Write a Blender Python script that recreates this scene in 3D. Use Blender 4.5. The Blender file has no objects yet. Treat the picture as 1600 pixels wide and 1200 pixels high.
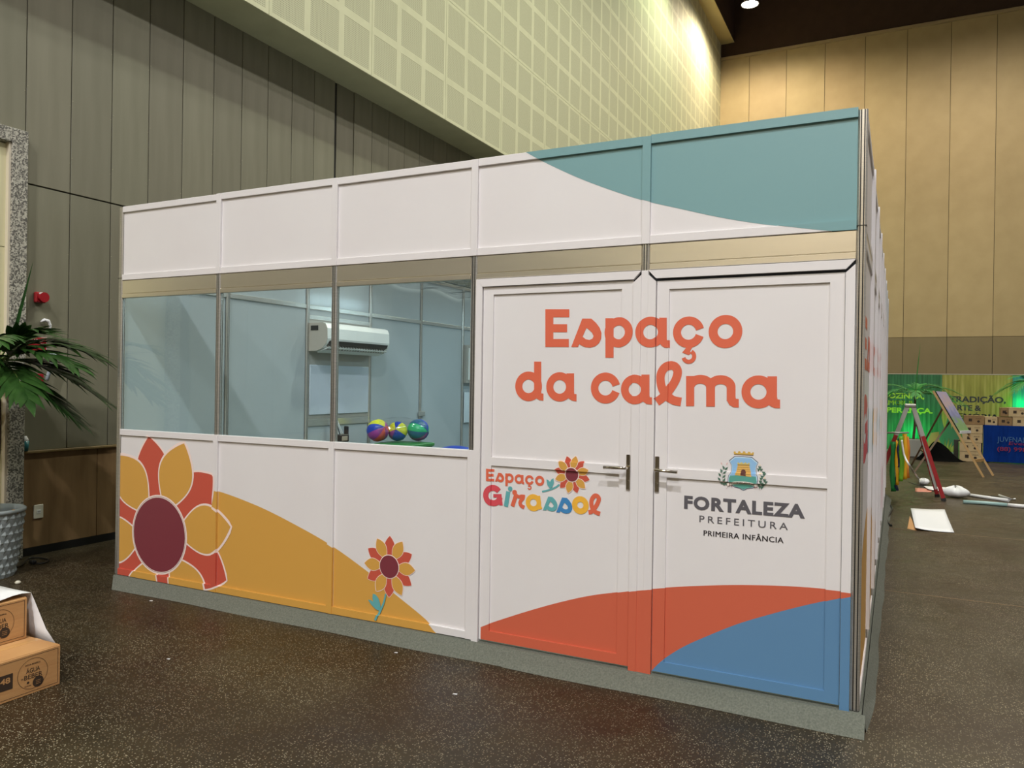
import bpy, math, random
import numpy as np
from mathutils import Vector, Matrix
from mathutils.geometry import tessellate_polygon
random.seed(7)
PI = math.pi
C = bpy.context.scene.collection
SC = bpy.context.scene

# ------------------------------------------------------------------ camera
CAM = np.array([0.15285, -3.76558, 1.50955])
YAW, PITCH, ROLL, FPX = 0.463389, -0.0011945, 0.0146825, 1205.83
def cam_axes():
    f = np.array([-math.sin(YAW)*math.cos(PITCH), math.cos(YAW)*math.cos(PITCH), math.sin(PITCH)])
    r = np.array([math.cos(YAW), math.sin(YAW), 0.0]); u = np.cross(r, f)
    return r*math.cos(ROLL)+u*math.sin(ROLL), -r*math.sin(ROLL)+u*math.cos(ROLL), f
R_, U_, F_ = cam_axes()
cd = bpy.data.cameras.new('camera'); cam = bpy.data.objects.new('camera', cd); C.objects.link(cam)
cd.sensor_fit = 'HORIZONTAL'; cd.sensor_width = 36; cd.lens = FPX/1600*36; cd.clip_end = 200; cd.clip_start = .05
cam.matrix_world = Matrix(((R_[0], U_[0], -F_[0], CAM[0]), (R_[1], U_[1], -F_[1], CAM[1]), (R_[2], U_[2], -F_[2], CAM[2]), (0, 0, 0, 1)))
SC.camera = cam
def at(px, py, axis, val):
    """photograph pixel -> point of the scene on the plane axis=val"""
    d = F_ + R_*(px-800)/FPX - U_*(py-600)/FPX
    return CAM + (val-CAM[axis])/d[axis]*d
def fr(px, py):                      # on the booth front: (x, z)
    p = at(px, py, 1, 0.0); return (p[0], p[2])

# ------------------------------------------------------------------ world, exposure, lights
w = bpy.data.worlds.new('hall_air'); SC.world = w; w.use_nodes = True
w.node_tree.nodes['Background'].inputs[0].default_value = (1.0, .93, .84, 1)
w.node_tree.nodes['Background'].inputs[1].default_value = .30
SC.view_settings.view_transform = 'Standard'; SC.view_settings.look = 'None'
SC.view_settings.exposure = -0.11; SC.view_settings.gamma = 1; SC.view_settings.use_curve_mapping = False
LAMPS = [  # x, y, z, power, colour, spot angle
    (-1.2, -8.5, 13.7, 5200, (.99, .99, 1), 150),
    (-2.5, -18.8, 13.7, 4200, (1, .95, .84), 150),  # unseen lamp added to brighten the front wall that the header rails reflect
    (5.0, -8.5, 13.7, 4100, (.99, .99, 1), 150),
    (1.5, -15, 13.7, 5900, (1, .98, .97), 150),
    (5.0, 0.5, 13.7, 1500, (1, .97, .92), 150),
    (-0.5, 6.0, 13.7, 3500, (.95, 1, .85), 160),
    (5.0, 12, 13.7, 3200, (1, .96, .84), 150),
    (-4.25, 16.6, 13.7, 1000, (.84, 1, .66), 130),
    (-4.23, 21.6, 13.7, 1900, (1, .85, .62), 172),
    (3.0, 18.5, 13.7, 3000, (1, .90, .74), 172),
]

# ------------------------------------------------------------------ helpers
def lin(c):
    c /= 255.0
    return c/12.92 if c <= .04045 else ((c+.055)/1.055)**2.4
def rgb(r, g, b, k=1.0):
    return (min(lin(r)*k, .95), min(lin(g)*k, .95), min(lin(b)*k, .95), 1)
def mat(name, col, rough=.5, metal=0, **kw):
    m = bpy.data.materials.new(name); m.use_nodes = True
    b = m.node_tree.nodes['Principled BSDF']
    b.inputs['Base Color'].default_value = col; b.inputs['Roughness'].default_value = rough; b.inputs['Metallic'].default_value = metal
    for k, v in kw.items(): b.inputs[k.replace('_', ' ')].default_value = v
    return m
def N(m, t, **kw):
    n = m.node_tree.nodes.new(t)
    for k, v in kw.items():
        if k.startswith('i_'):
            key = k[2:]; n.inputs[int(key) if key.isdigit() else key.replace('_', ' ')].default_value = v
        else: setattr(n, k, v)
    return n
def L(m, a, b): m.node_tree.links.new(a, b)
def ramp(m, fac, stops):
    n = N(m, 'ShaderNodeValToRGB'); e = n.color_ramp.elements
    while len(e) < len(stops): e.new(.5)
    for i, (p, c) in enumerate(stops): e[i].position = p; e[i].color = c if len(c) == 4 else (*c, 1)
    L(m, fac, n.inputs[0]); return n
def noisy(name, c1, c2, rough, scale=(3, 3, 3), nscale=1.0, bump=0.0, metal=0, detail=5, rnd=0.0, c3=None, p=(.3, .7)):
    """two-tone procedural surface; rnd shifts the tone a little from object to object"""
    m = mat(name, c1, rough, metal); b = m.node_tree.nodes['Principled BSDF']
    tc = N(m, 'ShaderNodeTexCoord'); mp = N(m, 'ShaderNodeMapping'); mp.inputs['Scale'].default_value = scale
    L(m, tc.outputs['Object'], mp.inputs[0])
    nz = N(m, 'ShaderNodeTexNoise', i_Scale=nscale, i_Detail=detail); L(m, mp.outputs[0], nz.inputs[0])
    st = [(p[0], c1), (p[1], c2)]
    if c3: st = [(p[0], c1), ((p[0]+p[1])/2, c3), (p[1], c2)]
    r = ramp(m, nz.outputs[0], st); out = r.outputs[0]
    if rnd:
        oi = N(m, 'ShaderNodeObjectInfo'); mr = N(m, 'ShaderNodeMapRange', i_3=1-rnd, i_4=1+rnd); L(m, oi.outputs['Random'], mr.inputs[0])
        hs = N(m, 'ShaderNodeHueSaturation'); L(m, mr.outputs[0], hs.inputs['Value']); L(m, out, hs.inputs['Color'])
        mh = N(m, 'ShaderNodeMapRange', i_3=.5-rnd*.07, i_4=.5+rnd*.07)
        ml = N(m, 'ShaderNodeMath', operation='MULTIPLY_ADD', i_1=7.31, i_2=.13); fc = N(m, 'ShaderNodeMath', operation='FRACT')
        L(m, oi.outputs['Random'], ml.inputs[0]); L(m, ml.outputs[0], fc.inputs[0]); L(m, fc.outputs[0], mh.inputs[0]); L(m, mh.outputs[0], hs.inputs['Hue'])
        out = hs.outputs[0]
    L(m, out, b.inputs['Base Color'])
    if bump:
        bp = N(m, 'ShaderNodeBump', i_Strength=bump, i_Distance=.01); L(m, nz.outputs[0], bp.inputs['Height']); L(m, bp.outputs[0], b.inputs['Normal'])
    return m

def put(o, label=None, cat=None, group=None, kind=None):
    if label: o['label'] = label
    if cat: o['category'] = cat
    if group: o['group'] = group
    if kind: o['kind'] = kind
    return o
def thing(name, label, cat, loc=(0, 0, 0), rz=0, group=None):
    o = bpy.data.objects.new(name, None); C.objects.link(o); o.location = loc; o.rotation_euler = (0, 0, rz); o.empty_display_size = .1
    return put(o, label, cat, group)
def link(name, me, parent=None, loc=None):
    o = bpy.data.objects.new(name, me); C.objects.link(o)
    if parent: o.parent = parent
    if loc is not None: o.location = loc
    return o
class MB:
    def __init__(s): s.v = []; s.f = []; s.m = []; s.sm = []
    def poly(s, pts, mi=0, smooth=False):
        n = len(s.v); s.v += [tuple(p) for p in pts]; s.f.append(tuple(range(n, n+len(pts)))); s.m.append(mi); s.sm.append(smooth); return s
    def box(s, x0, x1, y0, y1, z0, z1, mi=0, ch=0.0):
        if x0 > x1: x0, x1 = x1, x0
        if y0 > y1: y0, y1 = y1, y0
        if z0 > z1: z0, z1 = z1, z0
        if ch:
            return s.cbox(x0, x1, y0, y1, z0, z1, ch, mi)
        n = len(s.v)
        s.v += [(x0, y0, z0), (x1, y0, z0), (x1, y1, z0), (x0, y1, z0), (x0, y0, z1), (x1, y0, z1), (x1, y1, z1), (x0, y1, z1)]
        for f in ((0, 3, 2, 1), (4, 5, 6, 7), (0, 1, 5, 4), (1, 2, 6, 5), (2, 3, 7, 6), (3, 0, 4, 7)):
            s.f.append(tuple(n+i for i in f)); s.m.append(mi); s.sm.append(False)
        return s
    def cbox(s, x0, x1, y0, y1, z0, z1, c, mi=0):
        """box with every edge chamfered by c"""
        P = {}
        X, Y, Z = (x0, x1), (y0, y1), (z0, z1)
        def sg(k): return 1 if k == 0 else -1
        for i in (0, 1):
            for j in (0, 1):
                for k in (0, 1):
                    for a in range(3):
                        d = [c*sg(i), c*sg(j), c*sg(k)]; d[a] = 0
                        P[i, j, k, a] = len(s.v); s.v.append((X[i]+d[0], Y[j]+d[1], Z[k]+d[2]))
        def face(ids, nrm):
            a, b, cc = (Vector(s.v[ids[t]]) for t in (0, 1, 2))
            if (b-a).cross(cc-b).dot(Vector(nrm)) < 0: ids = ids[::-1]
            s.f.append(tuple(ids)); s.m.append(mi); s.sm.append(False)
        for a in range(3):
            for e in (0, 1):
                o = [b for b in range(3) if b != a]; ids = []
                for p, q in ((0, 0), (1, 0), (1, 1), (0, 1)):
                    t = [0, 0, 0]; t[a] = e; t[o[0]] = p; t[o[1]] = q; ids.append(P[(*t, a)])
                nr = [0, 0, 0]; nr[a] = -sg(e); face(ids, nr)
        for a in range(3):
            o = [b for b in range(3) if b != a]
            for p in (0, 1):
                for q in (0, 1):
                    t0 = [0, 0, 0]; t0[o[0]] = p; t0[o[1]] = q; t1 = list(t0); t1[a] = 1
                    nr = [0, 0, 0]; nr[o[0]] = -sg(p); nr[o[1]] = -sg(q)
                    face([P[(*t0, o[0])], P[(*t1, o[0])], P[(*t1, o[1])], P[(*t0, o[1])]], nr)
        for i in (0, 1):
            for j in (0, 1):
                for k in (0, 1): face([P[i, j, k, 0], P[i, j, k, 1], P[i, j, k, 2]], (-sg(i), -sg(j), -sg(k)))
        return s
    def prism(s, prof, a, b, axis=2, mi=0, smooth=False):
        """profile (2-D, ccw) extruded along axis from a to b"""
        def P(u, v, t): return (u, v, t) if axis == 2 else ((u, t, v) if axis == 1 else (t, u, v))
        n = len(prof); k = len(s.v)
        s.v += [P(u, v, a) for u, v in prof]+[P(u, v, b) for u, v in prof]
        for i in range(n):
            j = (i+1) % n; s.f.append((k+i, k+j, k+n+j, k+n+i)); s.m.append(mi); s.sm.append(smooth)
        tr = tessellate_polygon([[Vector((u, v, 0)) for u, v in prof]])
        for t in tr:
            s.f.append(tuple(k+i for i in t)); s.m.append(mi); s.sm.append(False)
            s.f.append(tuple(k+n+i for i in t[::-1])); s.m.append(mi); s.sm.append(False)
        return s
    def tube(s, pts, r, seg=8, mi=0, cap=True, smooth=True):
        pts = [Vector(p) for p in pts]; n0 = len(s.v); rr = r if isinstance(r, (list, tuple)) else [r]*len(pts)
        t = (pts[1]-pts[0]).normalized(); up = Vector((0, 0, 1)) if abs(t.z) < .9 else Vector((1, 0, 0)); a = t.cross(up).normalized()
        for i, p in enumerate(pts):
            d = (pts[min(i+1, len(pts)-1)]-pts[max(i-1, 0)]).normalized(); a = (a-d*a.dot(d)).normalized(); b = d.cross(a)
            for k in range(seg):
                th = 2*PI*k/seg; q = p+(a*math.cos(th)+b*math.sin(th))*rr[i]; s.v.append(tuple(q))
        for i in range(len(pts)-1):
            for k in range(seg):
                k2 = (k+1) % seg
                s.f.append((n0+i*seg+k, n0+i*seg+k2, n0+(i+1)*seg+k2, n0+(i+1)*seg+k)); s.m.append(mi); s.sm.append(smooth)
        if cap:
            s.f.append(tuple(n0+k for k in range(seg))[::-1]); s.m.append(mi); s.sm.append(False)
            e = n0+(len(pts)-1)*seg; s.f.append(tuple(e+k for k in range(seg))); s.m.append(mi); s.sm.append(False)
        return s
    def lathe(s, prof, seg=24, c=(0, 0), mi=0, smooth=True):
        n0 = len(s.v)
        for r, z in prof:
            for k in range(seg): th = 2*PI*k/seg; s.v.append((c[0]+r*math.cos(th), c[1]+r*math.sin(th), z))
        for i in range(len(prof)-1):
            for k in range(seg):
                k2 = (k+1) % seg; s.f.append((n0+i*seg+k, n0+i*seg+k2, n0+(i+1)*seg+k2, n0+(i+1)*seg+k)); s.m.append(mi); s.sm.append(smooth)
        return s
    def beam(s, a, b, wx, wy, mi=0):
        """square bar between two points"""
        a = Vector(a); b = Vector(b); d = (b-a).normalized(); up = Vector((0, 1, 0)) if abs(d.y) < .9 else Vector((1, 0, 0))
        u = d.cross(up).normalized()*wx/2; v = d.cross(u).normalized()*wy/2
        c = [u+v, -u+v, -u-v, u-v]; n = len(s.v)
        s.v += [tuple(a+q) for q in c]+[tuple(b+q) for q in c]
        for f in ((3, 2, 1, 0), (4, 5, 6, 7), (0, 1, 5, 4), (1, 2, 6, 5), (2, 3, 7, 6), (3, 0, 4, 7)): s.f.append(tuple(n+i for i in f)); s.m.append(mi); s.sm.append(False)
        return s
    def mesh(s, name, mats):
        if any(s.sm):          # share the corners of soft surfaces so they shade smoothly
            seen = {}; idx = []; nv = []
            for p in s.v:
                k = (round(p[0], 5), round(p[1], 5), round(p[2], 5))
                if k not in seen: seen[k] = len(nv); nv.append(p)
                idx.append(seen[k])
            keep = [i for i, f in enumerate(s.f) if len({idx[j] for j in f}) == len(f)]
            s.f = [tuple(idx[j] for j in s.f[i]) for i in keep]; s.m = [s.m[i] for i in keep]; s.sm = [s.sm[i] for i in keep]; s.v = nv
        me = bpy.data.meshes.new(name); me.from_pydata(s.v, [], s.f)
        for m in (mats if isinstance(mats, (list, tuple)) else [mats]): me.materials.append(m)
        me.polygons.foreach_set('material_index', s.m); me.polygons.foreach_set('use_smooth', s.sm); me.update(); return me
    def build(s, name, mats, parent=None, loc=None): return link(name, s.mesh(name, mats), parent, loc)

# ------------------------------------------------------------------ flat print: 2-D shapes cut to the surfaces they lie on
def tri2(outer, holes=()):
    loops = [[Vector((p[0], p[1], 0)) for p in outer]]+[[Vector((p[0], p[1], 0)) for p in h] for h in holes]
    flat = [p for l in loops for p in l]
    return [[(flat[i].x, flat[i].y) for i in t] for t in tessellate_polygon(loops)]
def disc(cx, cz, r, n=48, rz=None):
    return [[(cx+r*math.cos(2*PI*k/n), cz+(rz or r)*math.sin(2*PI*k/n)) for k in range(n)]]
def strip(pts, wd):
    """stroke of width wd along pts, as quads"""
    out = []; n = len(pts); P = [Vector(p) for p in pts]; Ls = []; Rs = []
    for i in range(n):
        if i == 0: d = P[1]-P[0]
        elif i == n-1: d = P[-1]-P[-2]
        else: d = (P[i+1]-P[i]).normalized()+(P[i]-P[i-1]).normalized()
        d.normalize(); nn = Vector((-d.y, d.x)); ww = wd[i] if isinstance(wd, (list, tuple)) else wd
        Ls.append(P[i]+nn*ww/2); Rs.append(P[i]-nn*ww/2)
    for i in range(n-1):
        out.append([tuple(Rs[i]), tuple(Rs[i+1]), tuple(Ls[i+1]), tuple(Ls[i])])
    return out
def arc(cx, cz, r, a0, a1, wd, n=32):
    return strip([(cx+r*math.cos(math.radians(a0+(a1-a0)*k/n)), cz+r*math.sin(math.radians(a0+(a1-a0)*k/n))) for k in range(n+1)], wd)
def ringp(cx, cz, ro, ri): return arc(cx, cz, (ro+ri)/2, 170, 534, ro-ri, 44)
def smooth_path(pts, n=8):
    out = []
    for i in range(len(pts)-1):
        p0 = pts[max(i-1, 0)]; p1 = pts[i]; p2 = pts[i+1]; p3 = pts[min(i+2, len(pts)-1)]
        for k in range(n):
            t = k/n
            out.append(tuple(.5*((2*p1[j])+(-p0[j]+p2[j])*t+(2*p0[j]-5*p1[j]+4*p2[j]-p3[j])*t*t+(-p0[j]+3*p1[j]-3*p2[j]+p3[j])*t**3) for j in range(len(p1))))
    return out+[tuple(pts[-1])]
def clip(poly, u0, u1, v0, v1):
    for ax, val, sg in ((0, u0, 1), (0, u1, -1), (1, v0, 1), (1, v1, -1)):
        out = []; n = len(poly)
        for i in range(n):
            a, b = poly[i], poly[(i+1) % n]; da = (a[ax]-val)*sg; db = (b[ax]-val)*sg
            if da >= 0: out.append(a)
            if (da >= 0) != (db >= 0):
                t = da/(da-db); out.append((a[0]+(b[0]-a[0])*t, a[1]+(b[1]-a[1])*t))
        poly = out
        if len(poly) < 3: return None
    return poly
REG = {'front': [], 'side': []}
def region(face, u0, u1, v0, v1, depth, parent): REG[face].append((u0, u1, v0, v1, depth, parent))
def printed(polys, m, layer, name, face='front', label=None):
    for (u0, u1, v0, v1, dep, par) in REG[face]:
        mb = MB(); e0 = .0006*layer
        for ip, p in enumerate(polys):
            e = e0+(ip % 100)*4e-6
            c = clip(p, u0, u1, v0, v1)
            if not c: continue
            a = sum(c[i][0]*c[(i+1) % len(c)][1]-c[(i+1) % len(c)][0]*c[i][1] for i in range(len(c)))
            if abs(a) < 2e-8: continue
            if a < 0: c = c[::-1]
            mb.poly([(u, dep-e, v) for u, v in c] if face == 'front' else [(dep+e, u, v) for u, v in c])
            if face == 'front':          # the film folds back over the edges of a raised rail
                for i in range(len(c)):
                    a_, b_ = c[i], c[(i+1) % len(c)]
                    for ax, val, sg in ((0, u0, -1), (0, u1, 1), (1, v0, -1), (1, v1, 1)):
                        if abs(a_[ax]-val) < 1e-6 and abs(b_[ax]-val) < 1e-6:
                            o_ = [.0006*sg if ax == 0 else 0, .0006*sg if ax == 1 else 0]
                            mb.poly([(a_[0], dep-e, a_[1]), (a_[0]+o_[0], dep+.013, a_[1]+o_[1]), (b_[0]+o_[0], dep+.013, b_[1]+o_[1]), (b_[0], dep-e, b_[1])])
        if mb.f:
            o = mb.build(name, m, par)
            if label: o['label'] = label
_txt = {}
def text_polys(s, bold=0.0, space=1.0):
    if bold < 0:       # drawn twice, a hair apart: a bolder face without offsetting the outline
        a = text_polys(s, 0, space); return [[(u+bold, v) for u, v in p] for p in a]+[[(u-bold, v) for u, v in p] for p in a]
    return _text_polys(s, bold, space)
def _text_polys(s, bold, space):
    """letter outlines of the built-in font, as triangles, normalised to box 0..1 x 0..1"""
    key = (s, bold, space)
    if key in _txt: return _txt[key]
    cu = bpy.data.curves.new('t', 'FONT'); cu.body = s; cu.offset = bold; cu.space_character = space; cu.resolution_u = 4
    o = bpy.data.objects.new('t', cu); C.objects.link(o)
    bpy.context.view_layer.update(); dg = bpy.context.evaluated_depsgraph_get(); me = o.evaluated_get(dg).to_mesh()
    vs = [(v.co.x, v.co.y) for v in me.vertices]; ps = [[vs[i] for i in p.vertices] for p in me.polygons]
    x0 = min(v[0] for v in vs); x1 = max(v[0] for v in vs); cap = .729
    ps = [[((x-x0)/(x1-x0), y/cap) for x, y in p] for p in ps]
    o.evaluated_get(dg).to_mesh_clear(); bpy.data.objects.remove(o); bpy.data.curves.remove(cu)
    _txt[key] = ps; return ps
def fit_text(s, x0, x1, z0, h, bold=0, space=1.0):
    return [[(x0+(x1-x0)*u, z0+h*v) for u, v in p] for p in text_polys(s, bold, space)]
def quads(mb, polys, fn, mi=0):
    for p in polys:
        if len(p) >= 3: mb.poly([fn(u, v) for u, v in p], mi)
    return mb

# ------------------------------------------------------------------ materials
W = 1.22
M = {}
M['vinyl'] = noisy('white_vinyl', rgb(214, 210, 211, 1.16), rgb(216, 213, 214, 1.16), .42, nscale=.8)
M['yellow'] = mat('yellow_vinyl', rgb(196, 148, 70, W), .42)
M['red'] = mat('orange_red_vinyl', rgb(190, 92, 68, W), .42)
M['blue'] = mat('blue_vinyl', rgb(86, 126, 163, W), .42)
M['teal'] = mat('teal_vinyl', rgb(110, 148, 152, W), .42)
M['petal_red'] = mat('petal_red_vinyl', rgb(184, 80, 64, W), .42)
M['maroon'] = mat('maroon_vinyl', rgb(116, 50, 60, W), .42)
M['line'] = mat('pale_outline_vinyl', rgb(226, 206, 200, W), .42)
M['letter'] = mat('coral_letter_vinyl', rgb(205, 98, 72, W), .42)
M['letter_teal'] = mat('teal_letter_vinyl', rgb(92, 158, 162, W), .42)
M['letter_blue'] = mat('blue_letter_vinyl', rgb(60, 124, 178, W), .42)
M['letter_yellow'] = mat('yellow_letter_vinyl', rgb(222, 168, 60, W), .42)
M['letter_pink'] = mat('crimson_letter_vinyl', rgb(198, 74, 84, W), .42)
M['grey_ink'] = mat('grey_ink', rgb(84, 82, 88, W), .45)
M['black_ink'] = mat('black_ink', rgb(42, 38, 42, W), .45)
M['alu'] = noisy('anodised_aluminium', (.56, .54, .50, 1), (.68, .66, .62, 1), .30, (2, 2, 40), 6, .02, metal=.8)
M['alu_rail'] = noisy('beige_anodised_rail', (.72, .66, .54, 1), (.80, .74, .62, 1), .34, (.3, 1, 3), 2, .0, metal=.85)
M['dark_gap'] = mat('dark_gap', rgb(30, 38, 50), .6)
M['chrome'] = mat('chrome', (.62, .58, .52, 1), .12, 1)
M['laminate'] = mat('grey_laminate', (.40, .445, .465, 1), .16)
M['plastic_white'] = mat('white_plastic', (.78, .80, .78, 1), .3)
M['plastic_grey'] = mat('grey_plastic', (.34, .33, .30, 1), .4)
M['black'] = mat('black_plastic', (.012, .012, .013, 1), .4)
M['white'] = mat('white_paper', (.70, .70, .71, 1), .6)
M['redpaint'] = mat('red_paint', (.30, .012, .018, 1), .3)
M['cardboard'] = noisy('cardboard', rgb(176, 128, 78, 1.0), rgb(188, 142, 90, 1.0), .75, (1, 1, 12), 5, .05)
M['card_ink'] = mat('dark_brown_ink', rgb(52, 36, 22), .7)
M['pot'] = mat('grey_pot', (.27, .31, .31, 1), .5)
M['soil'] = noisy('soil', (.03, .02, .012, 1), (.07, .045, .03, 1), .9, nscale=20, bump=.4)
M['bark'] = noisy('palm_trunk', (.06, .035, .02, 1), (.13, .085, .05, 1), .8, (4, 4, 30), 3, .3)
M['leaf'] = noisy('palm_leaf', (.014, .05, .010, 1), (.04, .11, .022, 1), .32, nscale=3, rnd=.25)
M['leaf_stem'] = mat('palm_stalk', (.10, .17, .03, 1), .45)
M['granite'] = None
def glass():
    m = bpy.data.materials.new('window_glass'); m.use_nodes = True; nt = m.node_tree; nt.nodes.remove(nt.nodes['Principled BSDF'])
    out = nt.nodes['Material Output']; tr = N(m, 'ShaderNodeBsdfTransparent'); tr.inputs[0].default_value = (.90, .95, .95, 1)
    gl = N(m, 'ShaderNodeBsdfGlossy'); gl.inputs['Roughness'].default_value = .02; gl.inputs[0].default_value = (1, 1, 1, 1)
    fz = N(m, 'ShaderNodeLayerWeight', i_Blend=.5); pw = N(m, 'ShaderNodeMath', operation='POWER', i_1=4.0); L(m, fz.outputs['Facing'], pw.inputs[0])
    ad = N(m, 'ShaderNodeMath', operation='MULTIPLY_ADD', i_1=.9, i_2=.035, use_clamp=True); L(m, pw.outputs[0], ad.inputs[0])
    mx = N(m, 'ShaderNodeMixShader'); L(m, ad.outputs[0], mx.inputs[0]); L(m, tr.outputs[0], mx.inputs[1]); L(m, gl.outputs[0], mx.inputs[2])
    tc = N(m, 'ShaderNodeTexCoord'); nz = N(m, 'ShaderNodeTexNoise', i_Scale=.9, i_Detail=1); L(m, tc.outputs['Object'], nz.inputs[0])
    bp = N(m, 'ShaderNodeBump', i_Strength=.25, i_Distance=.02); L(m, nz.outputs[0], bp.inputs['Height']); L(m, bp.outputs[0], gl.inputs['Normal'])
    L(m, mx.outputs[0], out.inputs[0]); return m
M['glass'] = glass()
def plastic_film():
    m = bpy.data.materials.new('clear_plastic_sheet'); m.use_nodes = True; nt = m.node_tree; nt.nodes.remove(nt.nodes['Principled BSDF'])
    out = nt.nodes['Material Output']; tr = N(m, 'ShaderNodeBsdfTransparent'); tr.inputs[0].default_value = (.80, .82, .84, 1)
    gl = N(m, 'ShaderNodeBsdfGlossy'); gl.inputs['Roughness'].default_value = .15
    mx = N(m, 'ShaderNodeMixShader', i_0=.35); L(m, tr.outputs[0], mx.inputs[1]); L(m, gl.outputs[0], mx.inputs[2])
    tc = N(m, 'ShaderNodeTexCoord'); nz = N(m, 'ShaderNodeTexNoise', i_Scale=9, i_Detail=3); L(m, tc.outputs['Object'], nz.inputs[0])
    bp = N(m, 'ShaderNodeBump', i_Strength=1, i_Distance=.05); L(m, nz.outputs[0], bp.inputs['Height']); L(m, bp.outputs[0], gl.inputs['Normal'])
    L(m, mx.outputs[0], out.inputs[0]); return m
M['film'] = plastic_film()
def floor_mat():
    m = mat('polished_terrazzo', (.05, .04, .03, 1), .3); b = m.node_tree.nodes['Principled BSDF']
    tc = N(m, 'ShaderNodeTexCoord')
    n1 = N(m, 'ShaderNodeTexNoise', i_Scale=.75, i_Detail=4); L(m, tc.outputs['Object'], n1.inputs[0])
    n2 = N(m, 'ShaderNodeTexNoise', i_Scale=3.2, i_Detail=8, i_Roughness=.7); L(m, tc.outputs['Object'], n2.inputs[0])
    r1 = ramp(m, n1.outputs[0], [(.36, rgb(50, 37, 23)), (.5, rgb(54, 45, 29)), (.66, rgb(57, 50, 35))])
    r2 = ramp(m, n2.outputs[0], [(.30, (.52, .52, .52)), (.5, (.92, .92, .92)), (.72, (1.30, 1.30, 1.28))])
    mu = N(m, 'ShaderNodeMix', data_type='RGBA', blend_type='MULTIPLY', i_0=1.0); L(m, r1.outputs[0], mu.inputs[6]); L(m, r2.outputs[0], mu.inputs[7])
    vo = N(m, 'ShaderNodeTexVoronoi', i_Scale=108.0); L(m, tc.outputs['Object'], vo.inputs[0])
    sz = ramp(m, vo.outputs['Distance'], [(.24, (1, 1, 1)), (.34, (0, 0, 0))])
    sep = N(m, 'ShaderNodeSeparateColor'); L(m, vo.outputs['Color'], sep.inputs[0])
    pick = ramp(m, sep.outputs[0], [(.28, (0, 0, 0)), (.34, (1, 1, 1))])
    mk = N(m, 'ShaderNodeMath', operation='MULTIPLY'); L(m, sz.outputs[0], mk.inputs[0]); L(m, pick.outputs[0], mk.inputs[1])
    n3 = N(m, 'ShaderNodeTexNoise', i_Scale=1.3, i_Detail=3); L(m, tc.outputs['Object'], n3.inputs[0])
    am = N(m, 'ShaderNodeMapRange', i_1=.35, i_2=.65, i_3=.35, i_4=1.0); L(m, n3.outputs[0], am.inputs[0])
    mk2 = N(m, 'ShaderNodeMath', operation='MULTIPLY'); L(m, mk.outputs[0], mk2.inputs[0]); L(m, am.outputs[0], mk2.inputs[1])
    chip = ramp(m, sep.outputs[1], [(.0, rgb(124, 114, 90)), (.6, rgb(182, 172, 146)), (1, rgb(134, 108, 80))])
    mx = N(m, 'ShaderNodeMix', data_type='RGBA'); L(m, mk2.outputs[0], mx.inputs[0]); L(m, mu.outputs[2], mx.inputs[6]); L(m, chip.outputs[0], mx.inputs[7])
    L(m, mx.outputs[2], b.inputs['Base Color'])
    rr = N(m, 'ShaderNodeMapRange', i_1=.3, i_2=.7, i_3=.32, i_4=.52); L(m, n2.outputs[0], rr.inputs[0]); L(m, rr.outputs[0], b.inputs['Roughness'])
    b.inputs['Specular IOR Level'].default_value = .22
    return m
M['floor'] = floor_mat()
def granite():
    m = mat('speckled_granite', (.3, .3, .3, 1), .4); b = m.node_tree.nodes['Principled BSDF']
    tc = N(m, 'ShaderNodeTexCoord'); vo = N(m, 'ShaderNodeTexVoronoi', i_Scale=95.0); L(m, tc.outputs['Object'], vo.inputs[0])
    sp = N(m, 'ShaderNodeSeparateColor'); L(m, vo.outputs['Color'], sp.inputs[0])
    r = ramp(m, sp.outputs[0], [(.25, (.09, .085, .075)), (.45, (.22, .21, .18)), (.7, (.42, .40, .34)), (.95, (.46, .44, .37))]); L(m, r.outputs[0], b.inputs['Base Color']); return m
M['granite'] = granite()
M['darkpanel'] = noisy('olive_grey_fibre_cement', rgb(110, 107, 89, 1.0), rgb(119, 116, 98, 1.0), .55, (3, 3, .35), 3.2, .03, rnd=.08)
M['groove'] = mat('dark_joint', (.010, .009, .007, 1), .8)
M['ply'] = noisy('brown_plywood', rgb(122, 94, 64), rgb(148, 118, 84), .5, (5, 5, .8), 2.2, .02, rnd=.1)
M['plaster'] = noisy('cream_plaster', rgb(198, 197, 164), rgb(206, 205, 172), .7, nscale=1.2)
def perf():
    m = mat('perforated_plaster', (.5, .5, .4, 1), .75); b = m.node_tree.nodes['Principled BSDF']
    tc = N(m, 'ShaderNodeTexCoord'); sp = N(m, 'ShaderNodeSeparateXYZ'); L(m, tc.outputs['Object'], sp.inputs[0])
    def cell(o):
        a = N(m, 'ShaderNodeMath', operation='MULTIPLY', i_1=44.0); f = N(m, 'ShaderNodeMath', operation='FRACT'); s = N(m, 'ShaderNodeMath', operation='SUBTRACT', i_1=.5); q = N(m, 'ShaderNodeMath', operation='POWER', i_1=2.0)
        ab = N(m, 'ShaderNodeMath', operation='ABSOLUTE')
        L(m, o, a.inputs[0]); L(m, a.outputs[0], f.inputs[0]); L(m, f.outputs[0], s.inputs[0]); L(m, s.outputs[0], ab.inputs[0]); L(m, ab.outputs[0], q.inputs[0]); return q.outputs[0]
    ad = N(m, 'ShaderNodeMath', operation='ADD'); L(m, cell(sp.outputs[1]), ad.inputs[0]); L(m, cell(sp.outputs[2]), ad.inputs[1])
    r = ramp(m, ad.outputs[0], [(.055, rgb(138, 137, 112)), (.085, rgb(190, 189, 158))]); L(m, r.outputs[0], b.inputs['Base Color']); return m
M['perf'] = perf()
M['backpanel'] = noisy('beige_wall_board', rgb(172, 152, 112), rgb(180, 160, 120), .65, nscale=.6, rnd=.04)
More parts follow.
